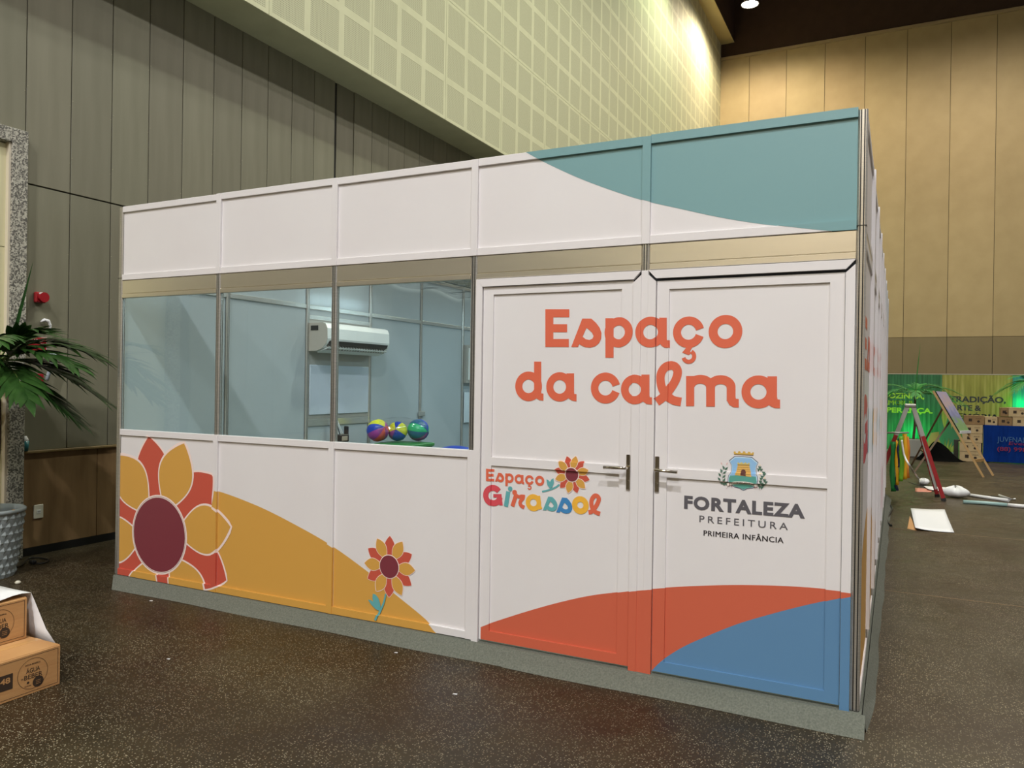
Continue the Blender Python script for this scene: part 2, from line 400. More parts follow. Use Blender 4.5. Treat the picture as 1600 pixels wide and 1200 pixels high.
M['backlow'] = noisy('dull_brown_wall_board', rgb(130, 115, 84), rgb(136, 121, 90), .65, nscale=.6, rnd=.04)
M['brown'] = noisy('dark_brown_paint', (.045, .022, .012, 1), (.055, .028, .016, 1), .8)
M['carpet'] = noisy('grey_felt', rgb(92, 96, 86), rgb(116, 119, 108), .95, (30, 30, 8), 4, .5, detail=8)
M['cream'] = mat('cream_panel', rgb(214, 208, 170), .5)
M['gold'] = mat('varnished_wood', (.42, .25, .09, 1), .5)
M['laddergrey'] = mat('ladder_aluminium', (.36, .36, .34, 1), .45, .6)
M['lamp'] = mat('lamp_glow', (1, 1, 1, 1), .5)
M['lamp'].node_tree.nodes['Principled BSDF'].inputs['Emission Color'].default_value = (1, .96, .9, 1)
M['lamp'].node_tree.nodes['Principled BSDF'].inputs['Emission Strength'].default_value = 40

# ================================================================== THE HALL
XW, XF, YB, ZC = -6.35, -5.81, 24.97, 15.6
fl = MB().box(XW-.3, 14, -22, YB+.3, -.1, 0).build('floor', M['floor']); put(fl, kind='structure')
jm = mat('floor_joint', rgb(120, 96, 66), .6)
for y in (-2.9, 2.65, 5.52, 11.0, 13.8, 19.3):
    MB().box(.0 if y > 0 else -6.3, 14, y, y+.008, .0, .0012).build('floor_joint', jm, fl)
ce = MB().box(XW-.3, 14, -22, YB+.3, ZC, ZC+.2).build('ceiling', M['brown']); put(ce, kind='structure')

# left wall: dark boards above a plywood wainscot
wl = MB().box(XW-.25, XW-.02, -22, YB, 0, ZC).build('wall_left', M['groove']); put(wl, kind='structure')
colw = .3905; seams = [.15+colw*k for k in range(-14, 60)]
def shared(name, me, parent, loc): return link(name, me, parent, loc)
m_low = MB().box(0, .022, .004, colw-.004, .885, 3.105, ch=.002).mesh('panel', M['darkpanel'])
m_up = MB().box(0, .022, .004, colw-.004, 3.117, 5.36, ch=.002).mesh('panel', M['darkpanel'])
for k, y in enumerate(seams[:-30]):
    if abs(y-4.055) < .05:       # dark vertical recess where the boards break
        MB().box(XW-.02, XW-.012, y+.05, y+.39, .885, 5.36).build('panel', M['darkpanel'], wl); continue
    if y > -.3 or y+colw < -1.6: shared('panel', m_low, wl, (XW-.022, y, 0))
    shared('panel', m_up, wl, (XW-.022, y, 0))
# screw heads on the joints of the dark boards
sc = MB()
for y in seams[14:24]:
    for z in (1.25, 1.75, 2.2, 2.6, 3.4, 3.9, 4.5, 5.0):
        for s in (-.012, .012): sc.box(XW, XW+.002, y+s-.003, y+s+.003, z+s*2-.003, z+s*2+.003)
o = sc.build('screw_heads', mat('screw', rgb(150, 146, 120), .5), wl); put(o, kind='stuff')
me = MB().box(0, .012, .002, 1.096, .07, .86).mesh('plywood_board', M['ply'])
for k in range(-4, 9): shared('plywood_board', me, wl, (XW-.008, .10+1.1*k-.37, 0))
MB().box(XW-.02, XW+.03, .13, 10, .862, .884, ch=.004).build('wainscot_cap', noisy('cap_wood', rgb(120, 100, 62), rgb(140, 118, 78), .5), wl)
bb = MB().box(XW-.02, XW+.004, .1, 10, 0, .072).build('baseboard_left', mat('black_skirting', (.006, .006, .006, 1), .5)); put(bb, kind='structure')
# granite surround of an opening at the left edge, closed with cream boards
tr = MB()
tr.box(XW-.02, XW+.07, .005, .135, 0, 3.52, ch=.006); tr.box(XW-.02, XW+.07, -1.5, .005, 3.40, 3.52, ch=.006); tr.box(XW-.02, XW+.07, -1.63, -1.5, 0, 3.52, ch=.006)
o = tr.build('trim_1', M['granite']); put(o, kind='structure')
d1 = MB().box(XW-.02, XW+.0, -1.5, .005, 0, 3.40).build('door_1', mat('cream_joint', rgb(150, 144, 112), .6)); put(d1, kind='structure')
for a, b in ((0.01, .9), (.905, 1.75), (1.755, 2.55), (2.555, 3.39)):
    for c, d in ((-.74, .0), (-1.495, -.745)): MB().box(XW, XW+.012, c, d, a, b, ch=.002).build('panel', M['cream'], d1)
MB().box(XW, XW+.05, -.012, .006, 0, 3.40).build('jamb', mat('pale_jamb', rgb(216, 206, 186), .5), d1)

# the plaster volume above: perforated acoustic boards
wu = MB().box(XW-.02, XF-.012, -22, YB, 5.34, ZC).build('wall_upper', M['plaster']); put(wu, kind='structure')
cp = .588
def board_mesh(nz):
    mb = MB(); bw = .052; H = 3*cp
    mb.box(-.012, -.006, .002, 3*cp-.002, .002, nz*cp-.002)
    ys = []; zs = []
    for i in range(3): ys += [(cp*i+bw, cp*(i+1)-bw)]
    for j in range(nz): zs += [(cp*j+bw, cp*(j+1)-bw)]
    # raised solid bands
    def q(y0, y1, z0, z1): mb.box(-.006, 0, y0, y1, z0, z1)
    edges = [.003]+[v for a in ys for v in a]+[3*cp-.003]
    for i in range(0, len(edges), 2): q(edges[i], edges[i+1], .003, nz*cp-.003)
    ez = [.003]+[v for a in zs for v in a]+[nz*cp-.003]
    for (a, b) in ys:
        for j in range(0, len(ez), 2): q(a, b, ez[j], ez[j+1])
    for (a, b) in ys:
        for (c, d) in zs: mb.poly([(-.0015, a, c), (-.0015, b, c), (-.0015, b, d), (-.0015, a, d)], 1)
    return mb.mesh('perforated_board', [M['plaster'], M['perf']])
b3 = board_mesh(3)
y = 4.09-1.764*9
while y+1.764 < YB+.3:
    for j in range(5):
        if y+1.764 > 0 or j < 3: shared('perforated_board', b3, wu, (XF, y, 5.34+j*1.764))
    y += 1.764
lb = MB(); lb.box(XF, -5.36, -22, YB-.05, 14.06, ZC)
o = lb.build('trim_2', M['brown']); put(o, kind='structure')
o = MB().box(XF-.01, -5.34, -22, YB-.04, 14.03, 14.06).build('trim_3', mat('cream_soffit', rgb(196, 182, 136), .7)); put(o, kind='structure')
o = MB().box(XF, 14, YB-.12, YB-.02, 13.43, 13.53, ch=.01).build('trim_4', mat('pale_rail', rgb(170, 152, 118), .5)); put(o, kind='structure')

# back wall
wb = MB().box(XW-.3, 14, YB, YB+.2, 0, ZC).build('wall_back', M['groove']); put(wb, kind='structure')
mu = MB().box(.006, 1.264, -.02, 0, 3.215, 13.45, ch=.004).mesh('panel', M['backpanel'])
ml = MB().box(.006, 1.264, -.02, 0, .0, 3.205, ch=.004).mesh('panel', M['backlow'])
for k in range(-1, 15):
    shared('panel', mu, wb, (-4.79+1.27*k, YB, 0)); shared('panel', ml, wb, (-4.79+1.27*k, YB, 0))
MB().box(XW, 14, YB-.03, YB, 13.5, ZC).build('upper_band', M['brown'], wb)

wfr = MB().box(XW-.3, 14, -22.2, -22, 0, ZC).build('wall_front', M['groove']); put(wfr, kind='structure')
mf = MB().box(.006, 1.264, 0, .02, .01, 13.45, ch=.004).mesh('panel', M['backpanel'])
for k in range(16): shared('panel', mf, wfr, (XW+1.27*k, -22, 0))
# high bay lamps
hb = None
for i, (x, y, z, pw, col, ang) in enumerate(LAMPS):
    lab = ['white high bay lamp glowing under the dark ceiling near the corner'] if i == 8 else ['high bay lamp hanging from the dark ceiling, outside the view']
    t = thing('high_bay_lamp', lab[0], 'lamp', (x, y, z), group=None if i == 8 else 'high bay lamps outside the view')
    MB().lathe([(.04, .42), (.10, .40), (.12, .25), (.27, .03), (.28, 0), (.262, .0), (.11, .24), (.02, .26)], 24).build('reflector', M['laddergrey'], t)
    MB().lathe([(.001, .015), (.255, .015), (.255, .03), (.001, .03)], 24).build('lens', M['lamp'], t)
    MB().tube([(0, 0, .4), (0, 0, ZC-z)], .012).build('rod', M['laddergrey'], t)
    ld = bpy.data.lights.new('lamp_light', 'SPOT'); ld.energy = pw; ld.color = col; ld.spot_size = math.radians(ang); ld.spot_blend = .5; ld.shadow_soft_size = .25
    lo = bpy.data.objects.new('lamp_light', ld); C.objects.link(lo); lo.parent = t; lo.location = (0, 0, -.03)

# ================================================================== PLATFORM
P = .99; ZT, ZF, ZH, ZS, ZB = 2.753, 2.2185, 2.087, 1.131, .071
XL, XR = -5*P, 0.0; YE = 8*P
pl = MB().box(XL-.005, XR+.030, -.022, YE+.05, 0, ZB-.004, ch=.006).build('platform', M['carpet'])
put(pl, 'low booth platform wrapped in grey felt carpet on the terrazzo floor', 'platform')
# loose felt skirt pieces, slightly wavy
def skirt(x0, x1, yy, ph):
    mb = MB(); n = 60
    for i in range(n):
        for (t0, t1) in ((0, .5), (.5, 1)):
            qd = []
            for (k, t) in ((i, t0), (i+1, t0), (i+1, t1), (i, t1)):
                xs = x0+(.115*(1-t) if x0 < -4 else 0); x = xs+(x1-xs)*k/n; z = (ZB-.003)*t+.001-0*(.004*(math.sin(x*9+ph)+1) if t > .9 else 0); qd.append((x, -.022+(yy+.022)*(1-t)-.006*math.sin(x*5+ph)*(1-t)-.002, z))
            mb.poly(qd, smooth=True)
    return mb
skirt(XL+.01, -1.70, -.115, .4).build('felt_skirt', M['carpet'], pl); skirt(-1.704, .045, -.118, 2.1).build('felt_skirt', M['carpet'], pl)
mb = MB(); n = 90
for i in range(n):
    y0, y1 = -.125+(YE+.175)*i/n, -.125+(YE+.175)*(i+1)/n
    g = lambda y: .036+.026*min(1, (y+.125)/.5)+.003*y+.004*math.sin(y*3.1)+.003*math.sin(y*8.3)
    mb.poly([(g(y0)+.012, y0, .001), (g(y1)+.012, y1, .001), (.034, max(y1, -.028), ZB-.004), (.034, max(y0, -.028), ZB-.004)], smooth=True)
mb.build('felt_skirt', M['carpet'], pl)

# ================================================================== BOOTH
booth = thing('exhibition_booth', 'white modular booth with vinyl flowers, coral lettering and three windows', 'booth')
def post_prof(cx, cy, h=.02):
    """slotted aluminium post section"""
    s = []; a, b, c, d = .020, .010, .0045, .008
    side = [(-.0125, -a), (-b, -a), (-b+.0015, -a+d), (-c-.0015, -a+d), (-c, -a), (c, -a), (c+.0015, -a+d), (b-.0015, -a+d), (b, -a), (.0125, -a)]
    for k in range(4):
        co, si = math.cos(k*PI/2), math.sin(k*PI/2)
        s += [(cx+x*co-y*si, cy+x*si+y*co) for x, y in side]
    return s
def post(x, y, z0=ZB, z1=ZT):
    mb = MB().prism(post_prof(x, y), z0, z1)
    for s in (-1, 1):          # black inserts put the slots' shade in as colour, over the whole height
        mb.box(x+s*.0072-.0024, x+s*.0072+.0024, y-.0170, y-.012, z0, z1, 1)
        mb.box(x+.012, x+.0170, y+s*.0072-.0024, y+s*.0072+.0024, z0, z1, 1)
    return mb.build('post', [M['alu'], M['black']], booth)
FY = 0.0
for k in range(6):
    post(-5*P+P*k, FY+.022)
    if k in (0, 5): MB().box(-5*P+P*k-.021, -5*P+P*k+.021, FY+.001, FY+.043, ZT-.52, ZT-.516).build('post_joint', M['black'], booth)
def cover(x0, x1, z0, z1, y=-.003):
    o = MB().box(x0, x1, y, FY+.02, z0, z1, ch=.0015).build('post_cover', M['vinyl'], booth); region('front', x0, x1, z0, z1, y, o); return o
for k in (1, 2, 3, 4):
    x = -5*P+P*k; cover(x-.021, x+.021, ZF, ZT+.006)
    if k < 3: cover(x-.021, x+.021, ZB, ZS)
    elif k == 3: cover(x-.021, x+.020, ZB, ZS)
    else: cover(x-.018, x+.018, ZB-.008, 2.085)
bh = .043
def vpanel(x0, x1, z0, z1, bottom_ext=0):
    pn = MB().box(x0, x1, FY+.014, FY+.020, z0, z1).build('wall_panel', M['vinyl'], booth)
    region('front', x0, x1, z0+bh, z1-bh, FY+.014, pn)
    for a, b in ((z0-bottom_ext, z0+bh), (z1-bh, z1)):
        r = MB().box(x0, x1, FY+.001, FY+.035, a, b, ch=.002).build('panel_rail', M['vinyl'], booth); region('front', x0, x1, a, b, FY+.001, r)
for k in range(5):
    x0 = -5*P+P*k+.021; x1 = x0+P-.042
    dz = (0, .004, .002, .004, .008)[k]
    vpanel(x0, x1, ZF, ZT+.004+dz)
    # aluminium header rail with its groove
    r = MB(); r.box(x0, x1, FY+.006, FY+.036, ZH+.034, ZF-.002, ch=.002); r.box(x0, x1, FY+.002, FY+.036, ZH+.002, ZH+.030, ch=.002); r.box(x0, x1, FY+.012, FY+.034, ZH+.028, ZH+.036)
    r.build('header_rail', M['alu_rail'], booth)
    if k < 3:
        vpanel(x0, x1, ZB, ZS)
        MB().box(x0, x1, FY+.018, FY+.0215, ZS, ZH+.002).build('window_pane', M['glass'], booth)

# doors
def door(cx0, cx1, open_gap, hinge):
    """frame between cx0 and cx1, leaf inside"""
    f = MB(); fw = .040
    fy = -.006
    parts = [(cx0, cx0+fw, ZB-.006, ZH-.042), (cx1-fw, cx1, ZB-.006, ZH-.042)]
    for ip, (a, b, c, d) in enumerate(parts):
        cut = (open_gap, True)[ip]; i_, o_ = (d-.018, d+.019) if cut else (d, d+.040)
        o = MB().prism([(a, c), (b, c), (b, i_ if ip == 0 else o_), (a, o_ if ip == 0 else i_)], fy, FY+.034, axis=1).build('door_frame', M['vinyl'], booth); region('front', a, b, c, d-.018, fy, o)
    # mitred head: bevelled vinyl ends leave dark triangles
    zt = ZH-.002; zb = ZH-.044
    gl = .0 if open_gap else .0; gr = .0
    o = MB().prism([(cx0+gl*.2, zt), (cx0+fw, zb), (cx1-fw, zb), (cx1-gr*.2, zt)], fy+.0, FY+.03, axis=1).build('door_frame', M['vinyl'], booth)
    MB().box(cx0, cx1, FY+.014, FY+.033, ZH-.075, ZH-.001).build('frame_recess', M['dark_gap'], booth)
    # leaf
    a, b = cx0+fw+.003, cx1-fw-.003; z0 = .082; z1 = 2.040 if not open_gap else 2.030
    sw = .062
    lf = MB(); ly = FY+.008
    lf.box(a, a+sw, ly, FY+.04, z0, z1); lf.box(b-sw, b, ly, FY+.04, z0, z1)
    lf.box(a+sw, b-sw, ly, FY+.04, z0, z0+.052); lf.box(a+sw, b-sw, ly, FY+.04, z1-.042, z1); lf.box(a+sw, b-sw, ly, FY+.04, 1.052, 1.098)
    o = lf.build('door', M['vinyl'], booth)
    region('front', a, a+sw, z0, z1, ly, o); region('front', b-sw, b, z0, z1, ly, o)
    region('front', a+sw, b-sw, z0, z0+.052, ly, o); region('front', a+sw, b-sw, z1-.042, z1, ly, o); region('front', a+sw, b-sw, 1.052, 1.098, ly, o)
    py = FY+.018
    for c, d in ((z0+.052, 1.052), (1.098, z1-.042)):
        MB().box(a+sw, b-sw, py, FY+.03, c, d).build('door_panel', M['vinyl'], o); region('front', a+sw, b-sw, c, d, py, o)
    # handle: long back plate, bent lever, keyhole
    hx = b-.014 if hinge == 'left' else a+.014; s = -1 if hinge == 'left' else 1
    h = MB(); h.box(hx-.011, hx+.011, ly-.008, ly, .975, 1.155, ch=.003)
    h.tube([(hx, ly-.006, 1.09), (hx, ly-.045, 1.09), (hx+s*.004, ly-.050, 1.09), (hx+s*.03, ly-.052, 1.09), (hx+s*.115, ly-.052, 1.088)], [.009, .008, .008, .008, .009], 10)
    h.tube([(hx, ly-.007, 1.02), (hx, ly-.013, 1.02)], .007, 10)
    ho = h.build('door_handle', M['chrome'], o); ho['label'] = 'chrome lever handle'
    return o
dL = door(-2*P+.0205, -P-.018, False, 'left')
dR = door(-P+.018, -.022, True, 'right')

# ---- side wall (x = 0) and the other outer walls
nb = 8
for k in range(1, nb+1):
    post(.0, FY+.022+P*k)
    y = FY+.022+P*k
    o = MB().box(-.01, .030, y-.021, y+.021, .16, ZT+.0-.02, ch=.0015).build('post_cover', M['vinyl'], booth); region('side', y-.021, y+.021, .16, ZT-.02, .030, o)
for k in range(nb):
    y0 = FY+.043+P*k; y1 = y0+P-.042
    for (z0, z1) in ((ZF, ZT-.01), (ZB, ZF-.03)):
        pn = MB().box(.004, .010, y0, y1, z0, z1).build('wall_panel', M['vinyl'], booth); region('side', y0, y1, z0, z1, .010, pn)
        for a, b in ((z0, z0+bh), (z1-bh, z1)):
            MB().box(-.012, .019, y0, y1, a, b, ch=.002).build('panel_rail', M['vinyl'], booth)
    MB().box(-.01, .018, y0, y1, ZF-.028, ZF-.004).build('header_rail', M['alu'], booth)
# left wall, seen from inside through the windows; back wall
il = XL
for k in range(1, nb+1): post(il, FY+.022+P*k)
for k in range(nb):
    y0 = FY+.043+P*k; y1 = y0+P-.042
    spec = [(ZB, ZF-.02), (ZF+.02, ZT)] if k != 2 else [(ZB, 1.06), (1.13, 2.10), (2.14, ZF-.02), (ZF+.02, ZT)]
    for (z0, z1) in spec: MB().box(il-.004, il+.004, y0, y1, z0, z1).build('wall_panel', M['laminate'], booth)
    rails = [(ZF-.02, ZF+.02)] if k != 2 else [(ZF-.02, ZF+.02), (2.10, 2.14), (1.06, 1.13)]
    for (z0, z1) in rails:
        r = MB(); r.box(il-.016, il+.016, y0, y1, z0, z1, ch=.003)
        for yy in (y0+.03, y1-.03): r.tube([(il+.016, yy, (z0+z1)/2), (il+.018, yy, (z0+z1)/2)], .005, 8)
        r.build('inner_rail', M['alu'], booth)
    MB().box(il-.016, il+.016, y0, y1, ZT-.04, ZT, ch=.003).build('inner_rail', M['alu'], booth)
for k in range(5):
    x0 = XL+P*k+.021; x1 = x0+P-.042; yb = YE+.022
    if k: post(XL+P*k, yb)
    MB().box(x0, x1, yb-.004, yb+.004, ZB, ZT).build('wall_panel', M['laminate'], booth)
    MB().box(x0, x1, yb-.016, yb+.016, ZF-.02, ZF+.02, ch=.003).build('inner_rail', M['alu'], booth)
# partition across the booth
for k in range(5):
    x0 = XL+P*k+.021; x1 = x0+P-.042; yb = 6*P+.022
    MB().box(x0, x1, yb-.004, yb+.004, ZB, ZT).build('wall_panel', M['laminate'], booth)
    MB().box(x0, x1, yb-.016, yb+.016, ZF-.02, ZF+.02, ch=.003).build('inner_rail', M['alu'], booth)
# white board closing the air-conditioner opening, small bracket
bm = MB(); ya, yb2 = FY+.055+2*P, FY+.022+3*P-.03
bm.box(il+.006, il+.022, ya, yb2, 1.17, 1.66, ch=.006)
bm.build('closing_board', mat('pale_blue_board', (.50, .56, .64, 1), .35), booth)
bm = MB(); bm.box(il+.004, il+.010, ya-.02, yb2+.02, 1.135, 2.10); bm.build('board_edge', M['plastic_grey'], booth)
MB().box(il+.02, il+.035, FY+3.93, FY+4.06, 1.10, 1.16, ch=.004).build('bracket', M['alu'], booth)
# clear plastic sheet stretched under the open top
fm = MB(); nx, ny = 26, 20
def zf(i, j):
    random.seed(i*91+j*7); return 2.60+.03*math.sin(i*1.7+j*.9)+.03*random.random()
for i in range(nx):
    for j in range(ny):
        f = lambda a, b: (XL+.02+(4.91)*a/nx, 2.9+(2.98)*b/ny, zf(a, b))
        fm.poly([f(i, j), f(i+1, j), f(i+1, j+1), f(i, j+1)], smooth=True)
random.seed(7)
o = fm.build('plastic_sheet', M['film']); put(o, 'crumpled clear plastic sheet stretched under the open booth top', 'plastic sheet')

# ---- printed artwork on the front
def hill(pts, zlow): return tri2([(pts[0][0], zlow)]+pts[::1]+[(pts[-1][0], zlow)])
def front_curve(px): return smooth_path([fr(*p) for p in px], 10)
yel = front_curve([(300, 765), (335, 767), (400, 791), (460, 821), (517, 854), (575, 896), (613, 927.5), (660, 966), (678, 986), (690, 999)])
polys = []
def fan(curve, zlow):
    out = []
    for i in range(len(curve)-1):
        a, b = curve[i], curve[i+1]
        if a[1] <= zlow and b[1] <= zlow: continue
        out.append([(a[0], zlow), (b[0], zlow), (b[0], max(b[1], zlow)), (a[0], max(a[1], zlow))])
    return out
printed(fan(yel, ZB-.01), M['yellow'], 1, 'yellow_print')
redc = front_curve([(750, 980.5), (770, 973), (820, 957), (870, 943), (920, 932), (968, 926), (1005, 922), (1060, 918), (1130, 915.5), (1200, 916), (1260, 919), (1300, 923), (1329, 926.5), (1345, 929)])
printed(fan(redc, ZB-.02), M['red'], 1, 'red_print')
bluc = front_curve([(1018, 1048), (1035, 1032), (1065, 1013), (1100, 997), (1150, 977), (1200, 962), (1250, 949), (1290, 940), (1329, 932), (1345, 929)])
printed(fan(bluc, ZB-.02), M['blue'], 2, 'blue_print')
tc_ = front_curve([(812, 232), (822, 238), (850, 253), (900, 276), (950, 295), (1003, 312), (1060, 325), (1120, 338), (1180, 348), (1240, 355), (1272, 358.5), (1300, 361)])
pol = []
for i in range(len(tc_)-1):
    a, b = tc_[i], tc_[i+1]; pol.append([a, b, (b[0], ZT+.03), (a[0], ZT+.03)])
pol.append([tc_[-1], (.01, tc_[-1][1]), (.01, ZT+.03), (tc_[-1][0], ZT+.03)])
printed(pol, M['teal'], 1, 'teal_print')

def petal(cx, cz, ang, r0, r1, wd, n=22, grow=0):
    a = math.radians(ang); ca, sa = math.cos(a), math.sin(a); L_, R2 = [], []
    for k in range(n+1):
        t = k/n; u = (.12+.88*t)**1.15; wv = wd*math.sin(PI*u)**.92 if t < 1 else 0; r = r0-grow*.3+(r1-r0+grow*1.5)*t; wv = (wv+grow if t < 1 else 0)
        L_.append((cx+r*ca-wv*sa, cz+r*sa+wv*ca)); R2.append((cx+r*ca+wv*sa, cz+r*sa-wv*ca))
    return [[R2[i], R2[i+1], L_[i+1], L_[i]] for i in range(n)]
def flower(cx, cz, rc, rl, rot, line, lay=3, face='front', sx=1, wf=.235):
    red, redo, ye, yeo = [], [], [], []
    for k in range(6):
        redo += petal(cx, cz, rot+30+60*k, rc*.9, rl, rl*wf, grow=line*.7); red += petal(cx, cz, rot+30+60*k, rc*.9, rl, rl*wf)
        yeo += petal(cx, cz, rot+60*k, rc*.9, rl, rl*wf, grow=line); ye += petal(cx, cz, rot+60*k, rc*.9, rl, rl*wf)
    for k in range(6): printed(redo[22*k:22*k+22], M['line'], lay, 'petal_outline', face); printed(red[22*k:22*k+22], M['petal_red'], lay+1, 'red_petal', face)
    for k in range(6): printed(yeo[22*k:22*k+22], M['line'], lay+2, 'petal_outline', face); printed(ye[22*k:22*k+22], M['yellow'], lay+3, 'yellow_petal', face)
    printed(disc(cx, cz, rc+line*1.5), M['line'], lay+4, 'flower_ring_print', face)
    if line > .01: printed(ringp(cx, cz, rc+line*.62, rc+line*.45), M['grey_ink'], lay+5, 'flower_ring_print', face)
    printed(disc(cx, cz, rc), M['maroon'], lay+6, 'flower_centre_print', face)
flower(-4.51, .40, .262, .70, 10, .013)
flower(-2.53, .41, .067, .182, 0, .003, wf=.20)
cs = lambda x, y: fr(500+x/4.617, 780+y/4.617)
st = strip(smooth_path([cs(468, 685), cs(455, 745), cs(432, 800), (cs(400, 872))]), [.010+.005*k/24 for k in range(25)])
lf1 = tri2([cs(425, 810), cs(395, 795), cs(365, 765), cs(340, 728), cs(360, 730), cs(378, 742), cs(372, 712), cs(376, 684), cs(395, 690), cs(415, 715), cs(428, 755), cs(432, 790)])
printed(st+lf1, M['letter_teal'], 10, 'stem_print')

# ---- lettering: round display letters drawn as strokes
A = lambda x, y: fr(740+x/3.75, 380+y/3.75)
B = lambda x, y: fr(1040+x/3.75, 380+y/3.75)
def rect(f, x0, y0, x1, y1): return [[f(x0, y1), f(x1, y1), f(x1, y0), f(x0, y0)]]
def ring_px(f, x0, x1, y0, y1, hole):
    cx, cz = f((x0+x1)/2, (y0+y1)/2); a = f(x0, (y0+y1)/2)[0]; b = f(x1, (y0+y1)/2)[0]; t = f((x0+x1)/2, y0)[1]; d = f((x0+x1)/2, y1)[1]
    ro = ((b-a)+(t-d))/4; return cx, cz, ro, ro*hole
def ring_(f, x0, x1, y0, y1, hole=.46):
    cx, cz, ro, ri = ring_px(f, x0, x1, y0, y1, hole); return ringp(cx, cz, ro, ri)
def c_(f, x0, x1, y0, y1, hole=.48, a0=14, a1=343):
    cx, cz, ro, ri = ring_px(f, x0, x1, y0, y1, hole); return arc(cx, cz, (ro+ri)/2, a0, a1, ro-ri, 40)
G = {}
G['E'] = rect(A, 413, 385, 460, 607)+rect(A, 455, 385, 554, 432)+rect(A, 455, 473, 541, 520)+rect(A, 455, 560, 551, 607)
G['s'] = tri2([A(*p) for p in ((630, 440), (683, 440), (712, 466), (733, 495), (743, 525), (741, 558), (728, 585), (706, 603), (678, 611), (650, 609), (628, 600), (612, 590), (605, 607), (565, 607))],
              [[A(*p) for p in ((655, 495), (641, 525), (632, 547), (650, 561), (672, 566), (690, 558), (696, 543), (688, 524), (672, 508))]])
G['p'] = rect(A, 766, 438, 814, 670)+ring_(A, 762, 928, 430, 612, .46)
G['a'] = ring_(A, 950, 1124, 430, 612, .47)+rect(A, 1086, 436, 1130, 585)+tri2([A(1086, 560), A(1130, 560), A(1131, 568), A(1145, 568), A(1145, 612), A(1118, 612), A(1098, 600), A(1086, 575)])
cedx, cedz = B(131, 662)
G['c'] = c_(B, 37, 222, 428, 612)
G['ced'] = arc(cedx, cedz, .0265, 62, -165, .020)+tri2([B(118, 608), B(152, 608), B(138, 632), B(146, 640), B(132, 655), B(92, 640)])
G['o'] = ring_(B, 245, 447, 420, 612, .46)
for g in (G['E'], G['s'], G['p'], G['a'], G['c']+G['ced'], G['o']): printed(g, M['letter'], 3, 'letter')
LN = []; l2 = ring_(A, 232, 396, 755, 922, .46)+rect(A, 347, 693, 389, 900)+tri2([A(347, 870), A(389, 870), A(389, 880), A(402, 881), A(402, 923), A(378, 920), A(358, 908)])
LN.append(l2)
l2 = ring_(A, 416, 578, 757, 926, .47)+rect(A, 538, 762, 582, 905)+tri2([A(538, 870), A(582, 870), A(583, 883), A(596, 884), A(596, 927), A(568, 922), A(548, 908)])
LN += [l2, c_(A, 677, 855, 760, 937)]
l2 = ring_(A, 862, 1026, 768, 946, .45)+rect(A, 985, 770, 1033, 920)+tri2([A(985, 890), A(1033, 890), A(1035, 902), A(1048, 903), A(1048, 946), A(1015, 942), A(995, 928)])
LP = smooth_path([fr(*p) for p in ((1025.5, 628), (1036, 620), (1047, 606), (1055, 592), (1057.5, 580), (1053, 572.5), (1045, 571), (1037, 575.5), (1032, 585), (1031.8, 597), (1035, 609), (1042, 619), (1051, 625.5), (1063, 628))], 6)
LN += [l2, strip(LP, .043)]
m = rect(B, 115, 778, 163, 955)+rect(B, 233, 835, 285, 958)+rect(B, 354, 835, 406, 925)
def arch(f, x0, x1, ytop, yb, th):
    (a, z) = f(x0, yb); (b, z2) = f(x1, yb); t = f((x0+x1)/2, ytop)[1]; cx = (a+b)/2; r = (b-a)/2-th/2; zc = (z+z2)/2
    ss = (t-th/2-zc)/r
    return strip([(cx+r*math.cos(PI-PI*k/20), zc+r*ss*math.sin(PI-PI*k/20)) for k in range(21)], th)
m += arch(B, 115, 285, 771, 840, .043)+arch(B, 233, 406, 773, 842, .043)
m += tri2([B(354, 900), B(406, 900), B(408, 912), B(425, 913), B(425, 963), B(395, 962), B(370, 948), B(357, 925)])
LN.append(m)
l2 = ring_(B, 441, 640, 773, 970, .47)+rect(B, 594, 780, 650, 945)+tri2([B(594, 900), B(650, 900), B(653, 915), B(668, 917), B(668, 968), B(635, 966), B(605, 952)])
LN.append(l2)
for g in LN: printed(g, M['letter'], 3, 'letter')

# ---- small logo on the left door
Cc = lambda x, y: fr(740+x/5.333, 690+y/5.333)
def bbox(ps): xs = [u for p in ps for u, v in p]; zs = [v for p in ps for u, v in p]; return min(xs), max(xs), min(zs), max(zs)
esp = G['E']+G['s']+G['p']+G['a']+G['c']+G['ced']+G['o']
ex0 = bbox(G['E']); ex1 = bbox(G['o'])
def remap(ps, x0, x1, z0, h, tilt=0):
    return [[(x0+(x1-x0)*(u-ex0[0])/(ex1[1]-ex0[0]), z0+h*(v-ex0[2])/(ex0[3]-ex0[2])+tilt*(u-ex0[0])) for u, v in p] for p in ps]
p0 = Cc(97, 330); p1 = Cc(578, 362); pt = Cc(97, 226)
esmall = remap(esp, p0[0], p1[0], p0[1], pt[1]-p0[1])
for g in (G['E'], G['s'], G['p'], G['a'], G['c']+G['ced'], G['o']): printed(remap(g, p0[0], p1[0], p0[1], pt[1]-p0[1]), M['letter'], 3, 'letter')
def stemd(f, a, b, wd): return strip([f(*a), f(*b)], wd)
def c2(f, x, y): return f(x, y)
gx, gz = Cc(153, 452); R0 = .059
